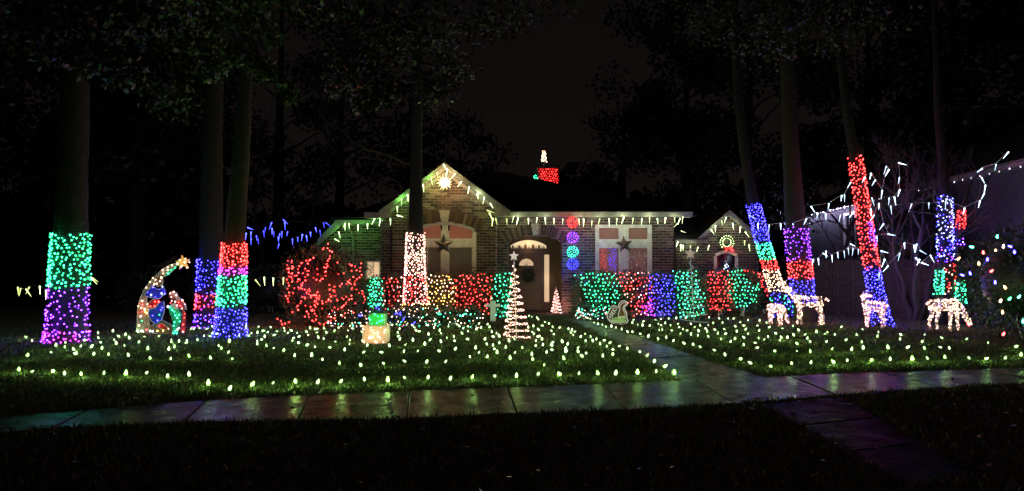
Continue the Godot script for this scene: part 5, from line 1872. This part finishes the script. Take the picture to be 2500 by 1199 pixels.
	shrub_net("green net on the shrub behind the thin spiral", s, ["green", "teal"], 140, 1642, 660, 1722, 776, PackedVector2Array([Vector2(1640, 658), Vector2(1700, 662), Vector2(1722, 715), Vector2(1722, 765), Vector2(1700, 778), Vector2(1660, 775), Vector2(1652, 720)]), 0.09)
	s = shrub("round shrub in dark red lights below the niche", 1720, 656, 1792, 768, 23.8, 0.5, 1700, 0.07, dark, 2.6)
	shrub_net("dark red net on the round shrub below the niche", s, ["red"], 100, 1722, 660, 1790, 760, PackedVector2Array(), 0.08)
	s = shrub("round shrub in green lights right of the dark red one", 1776, 654, 1856, 762, 23.9, 0.5, 1700, 0.07, dark, 2.6)
	shrub_net("green net on the round shrub right of the dark red one", s, ["green", "teal"], 105, 1776, 658, 1854, 752, PackedVector2Array([Vector2(1770, 656), Vector2(1815, 660), Vector2(1832, 690), Vector2(1856, 690), Vector2(1854, 740), Vector2(1800, 756), Vector2(1775, 720)]), 0.08)
	s = shrub("dark shrub edged with red bulbs beside the leaning trunk", 1836, 664, 1900, 790, 24.6, 0.5, 1500, 0.08, dark, 2.6)
	shrub("dark evergreen tree behind the bare many stemmed tree", 2130, 455, 2345, 790, 24.0, 1.4, 5200, 0.12, Color(0.03, 0.04, 0.025), 2.2, "evergreen_tree")
	laid_string("red string over the edge of the dark shrub by the leaning trunk", "light string", [[Vector2(1812, 662), Vector2(1842, 664), Vector2(1862, 672), Vector2(1860, 690), Vector2(1868, 712), Vector2(1876, 730)], [Vector2(1852, 668), Vector2(1860, 700), Vector2(1880, 715)]], 24.0, ["red"], 0.11, "", 0.05)
	laid_string("small cluster of pale bulbs at the foot of the niche", "light string", [[Vector2(1766, 658), Vector2(1774, 644), Vector2(1780, 654)], [Vector2(1768, 650), Vector2(1776, 660)]], 24.2, ["white"], 0.09, "", 0.03)
	# low planting in front of the gable, with tiny lights strewn over it
	for k in 9:
		var w: Array = [[808, 800], [868, 798], [925, 796], [975, 790], [1020, 796], [1062, 794], [1105, 790], [1150, 790], [1430, 784]][k]
		var wh: String = ["under the red looped shrub", "left of the gift boxes", "behind the gift boxes", "just left of the gable trunk", "before the foot of the gable trunk", "before the golden shrub", "before the wide red shrub", "left of the cross", "at the corner of the walk right of the porch"][k]
		shrub("low dark bedding plant " + wh, w[0] - 36, w[1] - 46, w[0] + 36, w[1] + 6, 20.3 if k < 8 else 22.4, 0.45, 700, 0.06, Color(0.06, 0.07, 0.05), 2.2, "bedding_plant")
	var o := thing("light_string", "tiny white and blue bulbs strewn over the low bedding plants", "light string", Vector3(px(960, 780, 19.8).x, 0, -19.8))
	for k in 150:
		var x := rand(800, 1180)
		var y := rand(752, 800) + absf(x - 1000) * 0.02
		bulb(o, px(x, y, 19.7 - rand(0, 0.25)), ["white", "pink", "warm", "teal"][rng.randi() % 4], rand(0.5, 0.9))
	for c in [[880, 768], [973, 762], [978, 768], [968, 766], [986, 778], [985, 808], [922, 752], [1010, 790]]:
		for k in 3:
			bulb(o, px(c[0] + rand(-5, 5), c[1] + rand(-5, 5), 19.5), "blue", 0.9)
	o = thing("light_string", "tiny warm bulbs on the bed right of the porch by the walk", "light string", Vector3(px(1430, 770, 22).x, 0, -22))
	for k in 40:
		bulb(o, px(rand(1402, 1480), rand(748, 780), 21.9), ["warm", "pink", "teal", "white"][rng.randi() % 4], rand(0.7, 1.1))
	# far right: a dark shrub with scattered coloured bulbs
	s = shrub("big dark shrub with scattered coloured bulbs at the far right", 2372, 556, 2640, 812, 16.6, 1.3, 4200, 0.09, Color(0.03, 0.045, 0.022), 2.4)
	var dots := [["green", 2435, 578], ["teal", 2373, 603], ["warm", 2450, 602], ["blue", 2467, 602], ["blue", 2477, 616], ["red", 2401, 617], ["amber", 2431, 611], ["blue", 2411, 634], ["amber", 2390, 644], ["red", 2421, 662], ["blue", 2369, 668], ["blue", 2430, 690], ["gold", 2454, 702], ["green", 2465, 730], ["teal", 2488, 725], ["warm", 2443, 735], ["amber", 2448, 763], ["red", 2365, 792], ["red", 2450, 816], ["teal", 2498, 785], ["blue", 2350, 672], ["amber", 2340, 632]]
	o = thing("light_string", "large coloured bulbs scattered over the dark shrub at the far right", "string lights", Vector3(px(2435, 700, 15.4).x, 0, -15.4))
	var cord: Array = []
	for q in dots:
		var p := px(q[1], q[2], 15.6)
		var mats: Array = BULB[q[0]].mats
		part("bulb", c9_mesh, o, Transform3D(Basis(unit(), rand(0, 1.5)).scaled(Vector3.ONE * 1.15), rel(o, p)), mats[1])
		cord.append(p + Vector3(0, 0.05, -0.05))
	wire_through(o, cord, 0.004, M.cord, "cord")

# ---------------------------------------------------------------- strings of icicles
func icicle_strings() -> void:
	var H := "icicle lights along the eaves"
	var R := "cool white icicle lights between the trees"
	icicles("icicle lights up the low rake at the left end of the house", [[818, 590, 60], [827, 573, 15], [842, 553], [852, 552]], 25.3, 25.45, "ice_left", H, 0.15, 1.0, 0.16)
	icicles("icicle lights under the left eave beside the downspout", [[843, 551, -30], [874, 556], [897, 553], [914, 541, -25], [928, 543, -10], [953, 541], [970, 532, 75]], 25.4, 24.05, "ice_left", H, 0.1, 1.0, 0.16)
	icicles("icicle lights up the left slope of the front gable", [[970, 511], [980, 493], [995, 482], [1033, 457], [1052, 441, 15], [1067, 427], [1083, 408, 30]], 24.02, 24.02, "ice_left", H, 0.2, 1.0, 0.16)
	icicles("icicle lights down the right slope of the front gable", [[1092, 420, -10], [1110, 431, -35], [1126, 450, -35], [1145, 463, -10], [1165, 479], [1182, 488], [1197, 503, 30]], 24.02, 24.02, "ice_green", H, 0.2, 1.0, 0.16)
	icicles("icicle lights bunched at the inner corner right of the gable", [[1190, 520, 70], [1195, 527, 25], [1203, 540], [1210, 540, 15], [1237, 541]], 24.05, 24.5, "ice_lime", H, 0.2, 1.0, 0.16)
	icicles("icicle lights along the long front eave over the porch", [[1254, 535, -15], [1265, 539, -15], [1290, 540], [1311, 538], [1331, 538], [1352, 540], [1374, 541], [1413, 541], [1425, 542], [1445, 546], [1464, 541, -15], [1487, 541]], 24.5, 24.5, "ice_green", H, 0.12, 1.0, 0.16)
	icicles("icicle lights along the right end of the front eave", [[1506, 540], [1523, 537, -20], [1546, 539, -8], [1567, 540], [1586, 537], [1605, 540], [1625, 538], [1647, 538], [1660, 540, -20], [1667, 536]], 24.5, 24.5, "ice_green", H, 0.12, 1.0, 0.16)
	icicles("icicle lights hanging down from the right corner of the eave", [[1655, 551, -45], [1663, 570, 70], [1655, 597, -20], [1662, 604]], 24.9, 26.3, "ice_green", H, 0.2, 0.95, 0.16)
	icicles("icicle lights under the short eave left of the niche", [[1668, 605], [1686, 607], [1704, 610, -15], [1731, 606, -15]], 26.45, 26.45, "ice_green", H, 0.12, 1.0, 0.16)
	icicles("icicle lights up both slopes of the small wing gable", [[1736, 567, 35], [1747, 557], [1762, 545, 10], [1773, 537, -20], [1789, 552], [1808, 560, -8], [1820, 573, 35]], 26.55, 26.55, "ice_green", H, 0.15, 0.95, 0.16)
	icicles("icicle lights at the right corner of the small wing", [[1818, 594], [1829, 604], [1848, 605]], 26.6, 26.6, "ice_lime", H, 0.15, 0.95, 0.16)
	icicles("yellow green icicle lights left of the far left trunk", [[43, 708, 10], [50, 711], [64, 713, 35], [71, 708, -25], [97, 706], [112, 717], [117, 701, 20]], 19.0, 18.0, "ice_lime", "yellow green icicle lights at the left", 0.15, 0.9, 0.06)
	icicles("single yellow green icicle light right of the far left trunk", [[222, 684, 40], [226, 685, 55]], 17.8, 17.8, "ice_lime", "yellow green icicle lights at the left", 0.2, 0.9)
	icicles("yellow green icicle lights between the banded trunk and red shrub", [[600, 693], [624, 690, 40], [645, 684], [667, 686], [692, 685]], 20.6, 20.6, "ice_lime", "yellow green icicle lights at the left", 0.1, 1.0, 0.08)
	icicles("blue icicle lights in the bare tree, long dipping string", [[601, 576], [613, 588], [626, 582], [630, 590], [643, 570, 10], [648, 562, -10], [664, 564], [668, 572], [681, 602, -15], [679, 585], [683, 577, -10], [688, 572], [702, 572, -10], [714, 590], [727, 586], [738, 579], [748, 582], [758, 573], [770, 562, 15], [781, 569], [790, 550]], 21.5, 23.5, "ice_blue", "blue icicle lights left of the house", 0.15, 0.82, 0.05)
	icicles("blue icicle lights in the bare tree, short raised string", [[605, 562, 70], [613, 573], [663, 550, -20], [692, 543, 45], [695, 550], [796, 550, 50]], 21.7, 23.4, "ice_blue", "blue icicle lights left of the house", 0.15, 0.9, 0.0)
	# right of the house
	icicles("cool white icicle lights from the leaning trunk past the purple one", [[1830, 532, 60], [1851, 553], [1878, 556], [1906, 553], [1936, 553], [1969, 541, -25]], 22.4, 20.8, "ice_white", R, 0.1, 0.88, 0.07)
	icicles("cool white icicle lights rising to the tall red trunk", [[1981, 511, 30], [2024, 504], [2055, 484], [2062, 482], [2077, 452, -30]], 20.8, 19.4, "ice_white", R, 0.2, 0.88, 0.07)
	icicles("cool white icicle lights before the pale wall", [[1997, 528, -15], [2016, 528], [2052, 532, -12], [2083, 523, -30]], 21.4, 20.6, "ice_white", R, 0.15, 0.88, 0.07)
	icicles("cool white icicle lights along the top of the fence", [[1986, 640, -15], [1998, 638], [2010, 625, 60], [2017, 620], [2031, 630], [2045, 623], [2061, 620], [2071, 612], [2077, 602, 65], [2083, 614], [2096, 615]], 22.5, 21.0, "ice_white", R, 0.12, 0.85, 0.07)
	icicles("cool white icicle lights swinging right of the tall red trunk", [[2112, 439, -30], [2127, 430, -15], [2137, 446, -30], [2154, 472], [2164, 413, -20], [2170, 421, -30]], 19.4, 20.0, "ice_white", R, 0.2, 0.95, 0.07)
	icicles("topmost cool white icicle lights hanging in the bare tree", [[2195, 404, 75], [2196, 440, -10], [2197, 470, -20], [2184, 488, 10], [2171, 490], [2175, 510, 8], [2226, 505, -20], [2268, 502]], 19.6, 20.0, "ice_white", R, 0.15, 0.88, 0.07)
	icicles("cool white icicle lights close to the right side of the red trunk", [[2129, 490, 15], [2126, 517], [2134, 532, -35], [2146, 503], [2157, 553, -35], [2169, 578, 80], [2141, 583]], 19.3, 19.9, "ice_white", R, 0.15, 0.9, 0.07)
	icicles("cool white icicle lights in the bare tree above the blue trunk", [[2147, 673], [2152, 619, 75], [2160, 640, -20], [2168, 656, -40], [2197, 625, -15], [2208, 600], [2232, 606], [2238, 603, -10], [2247, 618, 60]], 19.4, 19.6, "ice_white", R, 0.15, 0.88, 0.07)
	icicles("cool white icicle lights beside the fork of the crooked tree", [[2236, 636, 40], [2245, 640, -25], [2252, 648, 70], [2272, 630, 25]], 19.5, 19.6, "ice_white", R, 0.15, 0.88, 0.07)
	icicles("cool white icicle lights up the right of the crooked tree", [[2309, 498], [2355, 515, -15], [2393, 497, -18], [2403, 479, -28], [2406, 459, -12], [2397, 440, 25]], 19.6, 19.0, "ice_white", R, 0.12, 0.88, 0.07)
	icicles("cool white icicle lights under the next roof at the far right", [[2398, 418, -55], [2432, 408, -12], [2462, 378, -40]], 18.6, 17.6, "ice_white", R, 0.12, 0.885, 0.07)

func lawn_lights() -> void:
	lawn_string("front row of lawn bulbs along the sidewalk, left quarter", [[45, 902], [78, 907], [128, 906], [157, 912], [197, 913], [252, 911], [306, 911], [358, 910], [409, 918], [460, 914], [509, 935], [563, 948]])
	lawn_string("front row of lawn bulbs along the sidewalk, middle", [[615, 938], [665, 935], [721, 931], [776, 933], [832, 931], [891, 926], [946, 927], [988, 922], [1044, 921], [1100, 924], [1154, 920], [1208, 918], [1262, 917], [1313, 913], [1367, 913], [1414, 912], [1461, 911], [1504, 911], [1555, 909], [1601, 907], [1646, 910]])
	lawn_string("lawn bulbs along the left edge of the front walk", [[1291, 771], [1298, 774], [1312, 776], [1314, 780], [1330, 786], [1340, 790], [1366, 800], [1387, 803], [1397, 806], [1404, 810], [1428, 815], [1442, 822], [1456, 828], [1475, 831], [1490, 837], [1511, 845], [1532, 851], [1561, 859], [1580, 868], [1597, 882], [1625, 894]])
	lawn_string("lawn bulbs along the right edge of the front walk", [[1406, 771], [1416, 772], [1427, 775], [1435, 777], [1441, 779], [1450, 788], [1461, 791], [1470, 793], [1480, 798], [1493, 797], [1503, 800], [1518, 804], [1532, 810], [1545, 810], [1564, 815], [1583, 821], [1606, 827], [1626, 824], [1644, 832], [1670, 838], [1693, 841], [1709, 847], [1745, 855], [1769, 866], [1809, 876], [1833, 886], [1882, 894]])
	lawn_string("front row of lawn bulbs along the sidewalk, right end", [[1934, 887], [1979, 885], [2036, 884], [2069, 880], [2130, 879], [2174, 877], [2226, 876], [2265, 875], [2308, 872], [2365, 874], [2408, 876], [2456, 874], [2494, 866]], true, 1.05)
	lawn_string("second row of lawn bulbs behind the left front row", [[68, 867], [125, 860], [185, 864], [228, 864], [264, 865], [314, 867], [367, 874], [416, 876], [462, 869], [513, 874], [568, 876], [558, 860], [541, 850], [534, 844]])
	lawn_string("bulbs round the foot of the far left trunk", [[62, 823], [79, 832], [137, 843], [159, 836], [158, 847], [181, 853], [185, 862], [196, 845], [206, 831]])
	lawn_string("bulbs between the far left trunk and the nativity", [[224, 846], [239, 813], [240, 825], [246, 836], [249, 850], [275, 808], [289, 821], [278, 830], [283, 838], [303, 844], [305, 817], [316, 825]])
	lawn_string("bulbs set before the nativity panels", [[334, 808], [348, 809], [338, 835], [354, 822], [360, 851], [366, 808], [388, 821], [413, 852], [425, 847], [419, 829], [418, 835], [437, 833], [457, 832], [454, 837]])
	lawn_string("bulbs round the feet of the two banded trunks", [[466, 802], [472, 803], [487, 801], [504, 803], [518, 797], [497, 820], [513, 821], [481, 830], [519, 813], [530, 815], [544, 807], [560, 830], [559, 834], [585, 820], [601, 796], [600, 801]])
	lawn_string("bulbs before the red shrub, nearest row", [[607, 820], [613, 813], [628, 812], [628, 834], [638, 829], [628, 840], [650, 844], [667, 850], [693, 855], [719, 868], [762, 867], [788, 878], [829, 887], [880, 891], [937, 887], [989, 882], [1041, 883], [1087, 883]])
	lawn_string("bulbs before the red shrub, middle row", [[643, 808], [646, 822], [653, 811], [669, 818], [677, 809], [702, 813], [713, 832], [717, 825], [728, 837], [730, 822], [750, 842], [770, 847], [806, 848], [841, 854], [888, 860], [932, 860], [986, 858], [1020, 857], [1071, 857], [1112, 852], [1161, 849]])
	lawn_string("bulbs before the red shrub, back row", [[631, 798], [661, 799], [693, 801], [695, 808], [712, 807], [725, 813], [749, 810], [752, 818], [757, 801], [768, 804], [774, 803], [773, 812], [776, 824], [791, 827], [791, 802], [796, 812]])
	lawn_string("bulbs left of the gift boxes", [[817, 807], [826, 800], [819, 834], [850, 807], [855, 796], [862, 802], [848, 822], [853, 840], [855, 830], [881, 796], [884, 810], [884, 832], [896, 843]])
	lawn_string("bulbs right of the gift boxes, back rows", [[950, 805], [957, 793], [968, 792], [975, 803], [971, 812], [971, 821], [992, 793], [1008, 795], [1013, 800], [1016, 807], [1023, 809], [1044, 794], [1047, 816], [1060, 800], [1074, 807], [1076, 814], [1094, 797]])
	lawn_string("bulbs right of the gift boxes, middle row", [[950, 844], [975, 828], [990, 842], [1008, 830], [1038, 840], [1049, 830], [1077, 834], [1090, 825], [1107, 822], [1110, 832], [1143, 828], [1185, 828], [1188, 840], [1204, 843], [1219, 837]])
	lawn_string("bulbs in front of the pale cross", [[1115, 792], [1122, 796], [1128, 814], [1130, 802], [1143, 797], [1142, 809], [1163, 803], [1170, 790], [1175, 800], [1190, 792], [1196, 798], [1200, 810], [1213, 814], [1219, 820], [1204, 822]])
	lawn_string("nearest bulbs below the big spiral tree", [[1146, 871], [1169, 861], [1191, 871], [1207, 852], [1212, 860], [1234, 848], [1246, 874], [1258, 861], [1275, 849], [1299, 865], [1300, 877], [1334, 860], [1330, 891], [1347, 854], [1376, 875], [1381, 852], [1382, 858]])
	lawn_string("bulbs close right of the big spiral tree", [[1243, 832], [1257, 828], [1290, 799], [1300, 811], [1303, 796], [1304, 815], [1312, 822], [1318, 821], [1323, 828], [1309, 832], [1308, 844], [1325, 842], [1315, 805], [1325, 795]])
	lawn_string("bulbs right of the big spiral tree, dense back group", [[1350, 798], [1346, 808], [1352, 816], [1349, 836], [1349, 843], [1345, 842], [1373, 834], [1387, 840], [1393, 812], [1400, 818], [1418, 822]])
	lawn_string("bulbs in the corner between lawn and front walk", [[1411, 858], [1412, 849], [1422, 869], [1431, 862], [1430, 832], [1447, 832], [1465, 840], [1472, 869], [1482, 846], [1496, 853], [1496, 865]])
	lawn_string("back row of bulbs along the shrubs right of the walk", [[1546, 781], [1558, 793], [1570, 785], [1601, 781], [1614, 779], [1633, 778], [1651, 777], [1674, 776], [1732, 775], [1757, 778], [1777, 778], [1791, 778], [1826, 782], [1854, 783], [1871, 788]])
	lawn_string("second row of bulbs in the lawn right of the walk", [[1544, 788], [1569, 794], [1587, 795], [1607, 791], [1614, 794], [1624, 789], [1637, 794], [1655, 791], [1658, 799], [1686, 791], [1697, 799], [1710, 795], [1723, 802], [1730, 794], [1742, 789], [1765, 788], [1796, 797], [1808, 787], [1816, 795], [1849, 795], [1879, 799], [1911, 802], [1936, 796]])
	lawn_string("third row of bulbs in the lawn right of the walk", [[1609, 806], [1616, 805], [1641, 807], [1668, 804], [1678, 807], [1705, 808], [1726, 809], [1745, 805], [1752, 814], [1768, 804], [1772, 815], [1799, 809], [1821, 804], [1826, 815], [1854, 807], [1894, 814], [1950, 806], [1966, 817]])
	lawn_string("nearest bulbs in the lawn right of the walk", [[1661, 815], [1688, 816], [1703, 819], [1730, 822], [1761, 828], [1785, 834], [1794, 827], [1816, 824], [1816, 842], [1845, 837], [1852, 826], [1865, 829], [1876, 822], [1848, 849], [1893, 857]])
	lawn_string("bulbs in the lawn below the standing deer", [[1908, 824], [1903, 831], [1923, 824], [1938, 818], [1972, 826], [1977, 834], [1946, 839], [1945, 857], [1978, 858], [2017, 834], [2032, 852]])
	lawn_string("back bulbs in the lawn below the tall red trunk", [[1993, 810], [2014, 815], [2020, 811], [2039, 817], [2055, 798], [2065, 830], [2092, 817], [2106, 804], [2143, 821], [2145, 811], [2105, 835], [2107, 849], [2080, 853]])
	lawn_string("bulbs in the lawn before the last deer", [[2168, 848], [2197, 828], [2200, 817], [2217, 848], [2252, 834], [2258, 817], [2257, 850], [2297, 848], [2301, 825], [2319, 850], [2360, 828], [2413, 837], [2482, 846]], true, 1.05)

# ---------------------------------------------------------------- the next plots
func neighbours() -> void:
	var p0 := Vector3(17.0, 0, -42.5)
	var p1 := Vector3(14.15, 0, -19.0)
	var dir := (p1 - p0).normalized()
	var ln := p0.distance_to(p1)
	var o := thing("neighbour_house", "pale house next door with small bulbs along its eave", "house", (p0 + p1) * 0.5)
	var yaw := atan2(-dir.z, dir.x)
	var bs := Basis(Vector3.UP, yaw)
	var b := MB.new()
	b.box(Transform3D(bs, bs * Vector3(0, 2.28, -4.0)), Vector3(ln, 4.56, 8.0), Color.WHITE)
	part("wall", b.mesh(M.pale_wall), o)
	# lapped boards on the side that faces the lawn
	for k in 22:
		b = MB.new()
		b.box(Transform3D(bs, bs * Vector3(0, 0.1 + k * 0.2, 0.012)) * Transform3D(Basis(Vector3(1, 0, 0), 0.06), Vector3.ZERO), Vector3(ln, 0.198, 0.02), Color.WHITE)
		part("siding_board", b.mesh(M.pale_wall), o)
	b = MB.new()
	var h := ln * 0.5 + 0.3
	roof_plane(b, bs * Vector3(-h, 4.52, 0.5), bs * Vector3(h, 4.52, 0.5), bs * Vector3(h, 6.9, -4.0), bs * Vector3(-h, 6.9, -4.0), 16)
	roof_plane(b, bs * Vector3(h, 4.52, -8.5), bs * Vector3(-h, 4.52, -8.5), bs * Vector3(-h, 6.9, -4.0), bs * Vector3(h, 6.9, -4.0), 16)
	part("roof", b.mesh(M.roof), o)
	b = MB.new()
	b.box(Transform3D(bs, bs * Vector3(0, 4.49, 0.48)), Vector3(ln + 0.6, 0.16, 0.04), Color.WHITE)
	b.box(Transform3D(bs, bs * Vector3(0, 4.42, 0.24)), Vector3(ln + 0.5, 0.02, 0.44), Color.WHITE)
	part("fascia", b.mesh(M.trim), o)
	for s in [-2.8, 5.0]:
		var w := Node3D.new()
		w.name = "window"
		w.transform = Transform3D(bs, bs * Vector3(s, 3.3, 0.05))
		o.add_child(w, true)
		b = MB.new()
		for r in [[-0.8, 0.75, 0.8, 0.87], [-0.8, -0.87, 0.8, -0.75], [-0.8, -0.75, -0.69, 0.75], [0.69, -0.75, 0.8, 0.75], [-0.03, -0.75, 0.03, 0.75]]:
			b.span(Vector3(r[0], r[1], -0.03), Vector3(r[2], r[3], 0.06), Color.WHITE)
		part("frame", b.mesh(M.frame), w)
		b = MB.new()
		b.span(Vector3(-0.69, -0.75, -0.02), Vector3(0.69, 0.75, 0.0), Color.WHITE)
		part("pane", b.mesh(M.dark_glass), w)
	var e := thing("eave_light_string", "small warm bulbs along the eave of the pale house next door", "string lights", (p0 + p1) * 0.5 + bs * Vector3(0, 4.57, 0.52))
	var cord: Array = []
	for k in 46:
		var p := (p0 + p1) * 0.5 + bs * Vector3(-ln * 0.5 + 0.2 + k * (ln - 0.4) / 45.0, 4.38 + rand(-0.015, 0.015), 0.47)
		eave_bulb(e, p, k < 20 and k % 2 == 0)
		cord.append(p)
	wire_through(e, cord, 0.004, M.cord, "cord")
	# board fence between the plots
	var f := thing("board_fence", "dark wooden board fence between the two plots", "fence", px(2060, 700, 24.5) * Vector3(1, 0, 1))
	var fa := px(1982, 700, 25.5)
	var fb := px(2480, 700, 19.5)
	var n := 46
	for k in n:
		var p := fa.lerp(fb, (k + 0.5) / n)
		b = MB.new()
		var w := 0.5 * fa.distance_to(fb) / n - 0.004
		b.prism(PackedVector2Array([Vector2(-w, 0), Vector2(w, 0), Vector2(w, 1.86), Vector2(w - 0.03, 1.9), Vector2(-w + 0.03, 1.9), Vector2(-w, 1.86)]), -0.01, 0.01, Color.WHITE * rand(0.7, 1.1))
		part("board", b.mesh(M.wood), f, Transform3D(Basis(Vector3.UP, -atan2(fb.z - fa.z, fb.x - fa.x)), rel(f, Vector3(p.x, 0, p.z + rand(-0.004, 0.004)))))
	# hedge at the left
	for k in 4:
		shrub(["tall dark hedge plant behind the left banded trunks", "tall dark hedge plant under the blue icicle lights", "tall dark hedge plant at the left house corner", "tall dark hedge plant behind the nativity"][k], [470, 600, 690, 300][k], [640, 650, 640, 660][k], [610, 720, 800, 460][k], 790, 25.5, 0.9, 1800, 0.1, Color(0.025, 0.04, 0.025), 3.0, "hedge_plant")
	# the lit trees across the street, seen only in the window glass
	for s in [["red lit trunk across the street mirrored in the window", 6.75, "red", 3.4], ["blue lit trunk across the street mirrored in the window", 7.45, "blue", 3.1]]:
		var t := Trunk.new()
		for k in 5:
			t.p.append(Vector3(s[1] + k * 0.05, k * 1.6 - 0.05, 3.0))
			t.r.append(0.28 - k * 0.03)
			t.y.append(-float(k) * 100.0)
		tree("street_tree", s[0], "trees across the street", t, M.bark)
		wrap_mirror(s[0].replace("trunk", "net on the trunk"), t, s[2], s[3])
	var far_ic := thing("icicle_light_string", "icicle lights across the street mirrored in the window", "icicle lights", Vector3(9.5, 2, 3.5))
	for k in 26:
		var p := Vector3(8.6 + k * 0.075, 1.5 + 1.1 * absf(sin(k * 0.55)) + rand(-0.15, 0.15), 3.5)
		part("icicle_bulb", icicle_mesh, far_ic, Transform3D(Basis().scaled(Vector3.ONE * 1.2), rel(far_ic, p)), BULB.ice_white.mats[2])

func wrap_mirror(label: String, t: Trunk, key: String, top: float) -> void:
	var o := thing("light_net", label, "light net", t.p[0], "nets on the trees across the street")
	for k in 110:
		var h := rand(0.4, top)
		var a := rand(-1.5, 1.5)
		var c: Array = t.at(-h / 1.6 * 100.0)
		part("bulb", BULB[key].meshes[2], o, Transform3D(Basis().scaled(Vector3.ONE * 3.0), rel(o, c[0] + Vector3(sin(a), 0, -cos(a)) * (c[1] + 0.02))))

func _ready() -> void:
	rng.seed = 20241
	var cam := Camera3D.new()
	cam.name = "camera"
	cam.fov = rad_to_deg(2.0 * atan(599.5 / FOCAL))
	cam.near = 0.1
	cam.far = 900.0
	cam.transform = Transform3D(cam_basis, EYE)
	add_child(cam)
	var env := Environment.new()
	var sky := Sky.new()
	var sm := ProceduralSkyMaterial.new()
	sm.sky_top_color = Color(0.04, 0.034, 0.033)
	sm.sky_horizon_color = Color(0.078, 0.062, 0.056)
	sm.sky_curve = 0.2
	sm.ground_bottom_color = Color(0.03, 0.028, 0.028)
	sm.ground_horizon_color = Color(0.06, 0.05, 0.045)
	sky.sky_material = sm
	env.background_mode = Environment.BG_SKY
	env.sky = sky
	env.tonemap_mode = Environment.TONE_MAPPER_LINEAR
	env.tonemap_exposure = 1.0
	env.sdfgi_enabled = true
	env.ssao_enabled = true
	env.ssil_enabled = true
	var we := WorldEnvironment.new()
	we.name = "environment"
	we.environment = env
	add_child(we)
	var street := DirectionalLight3D.new()      # faint fill light added from behind the camera, no source seen
	street.name = "added_fill"
	street.light_energy = 0.011
	street.light_color = Color(1.0, 0.86, 0.7)
	street.light_angular_distance = 12.0
	street.shadow_enabled = true
	street.rotation = Vector3(deg_to_rad(-38), deg_to_rad(-28), 0)
	street.sky_mode = DirectionalLight3D.SKY_MODE_LIGHT_ONLY
	add_child(street)
	materials()
	ground()
	place_house()
	neighbours()
	trees()
	far_wood()
	shrubs()
	house_ornaments()
	icicle_strings()
	lawn_lights()
	nativity()
	ball_column()
	thumb_sign()
	yard_cross()
	spiral_tree("big warm white spiral tree with a star before the porch", gnd(1261, 827), 1.88, 0.29, 11.0, "warm", 215, M.rope_dim, true, 0.25, -0.06)
	spiral_tree("small warm white spiral tree on the right of the porch step", px(1358, 769, 25.0) * Vector3(1, 0, 1) + Vector3(0, 0.03, 0), 0.92, 0.17, 8.0, "pink", 90, M.rope_dim, false, 0.55)
	spiral_tree("thin unlit spiral tree before the green shrub at the right", gnd(1695, 790), 2.0, 0.42, 8.0, "warm", 0, M.wire_glow, true, 0.0, -0.1)
	var bx := gnd(919, 838)
	gift_box("large warm white gift box, lower of the lit pair", bx, Vector3(0.5, 0.4, 0.5), M.box_warm, "warm", 26, lin(1, 0.62, 0.36), 0.16)
	gift_box("small green gift box on top of the warm white box", bx + Vector3(0.04, 0.403, 0.03), Vector3(0.33, 0.25, 0.33), M.box_green, "green", 12, lin(0.1, 0.8, 0.2), 0.08)
	deer("standing warm white deer with raised neck facing left", gnd(1975, 795), PI - 0.35, 0.98, "alert", "warm", 210, 0.1)
	deer("small pinkish deer seen end on at the foot of the leaning trunk", gnd(1895, 795), -PI / 2 + 0.3, 0.72, "grazing", "pink", 150, 0.05)
	deer("pinkish deer looking back in front of the tall red trunk", gnd(2134, 802), PI * 0.62, 0.86, "back", "pink", 190, 0.08)
	deer("golden white deer grazing under the crooked tree, last at the right", gnd(2308, 808), 0.12, 0.98, "grazing", "warm", 230, 0.1)
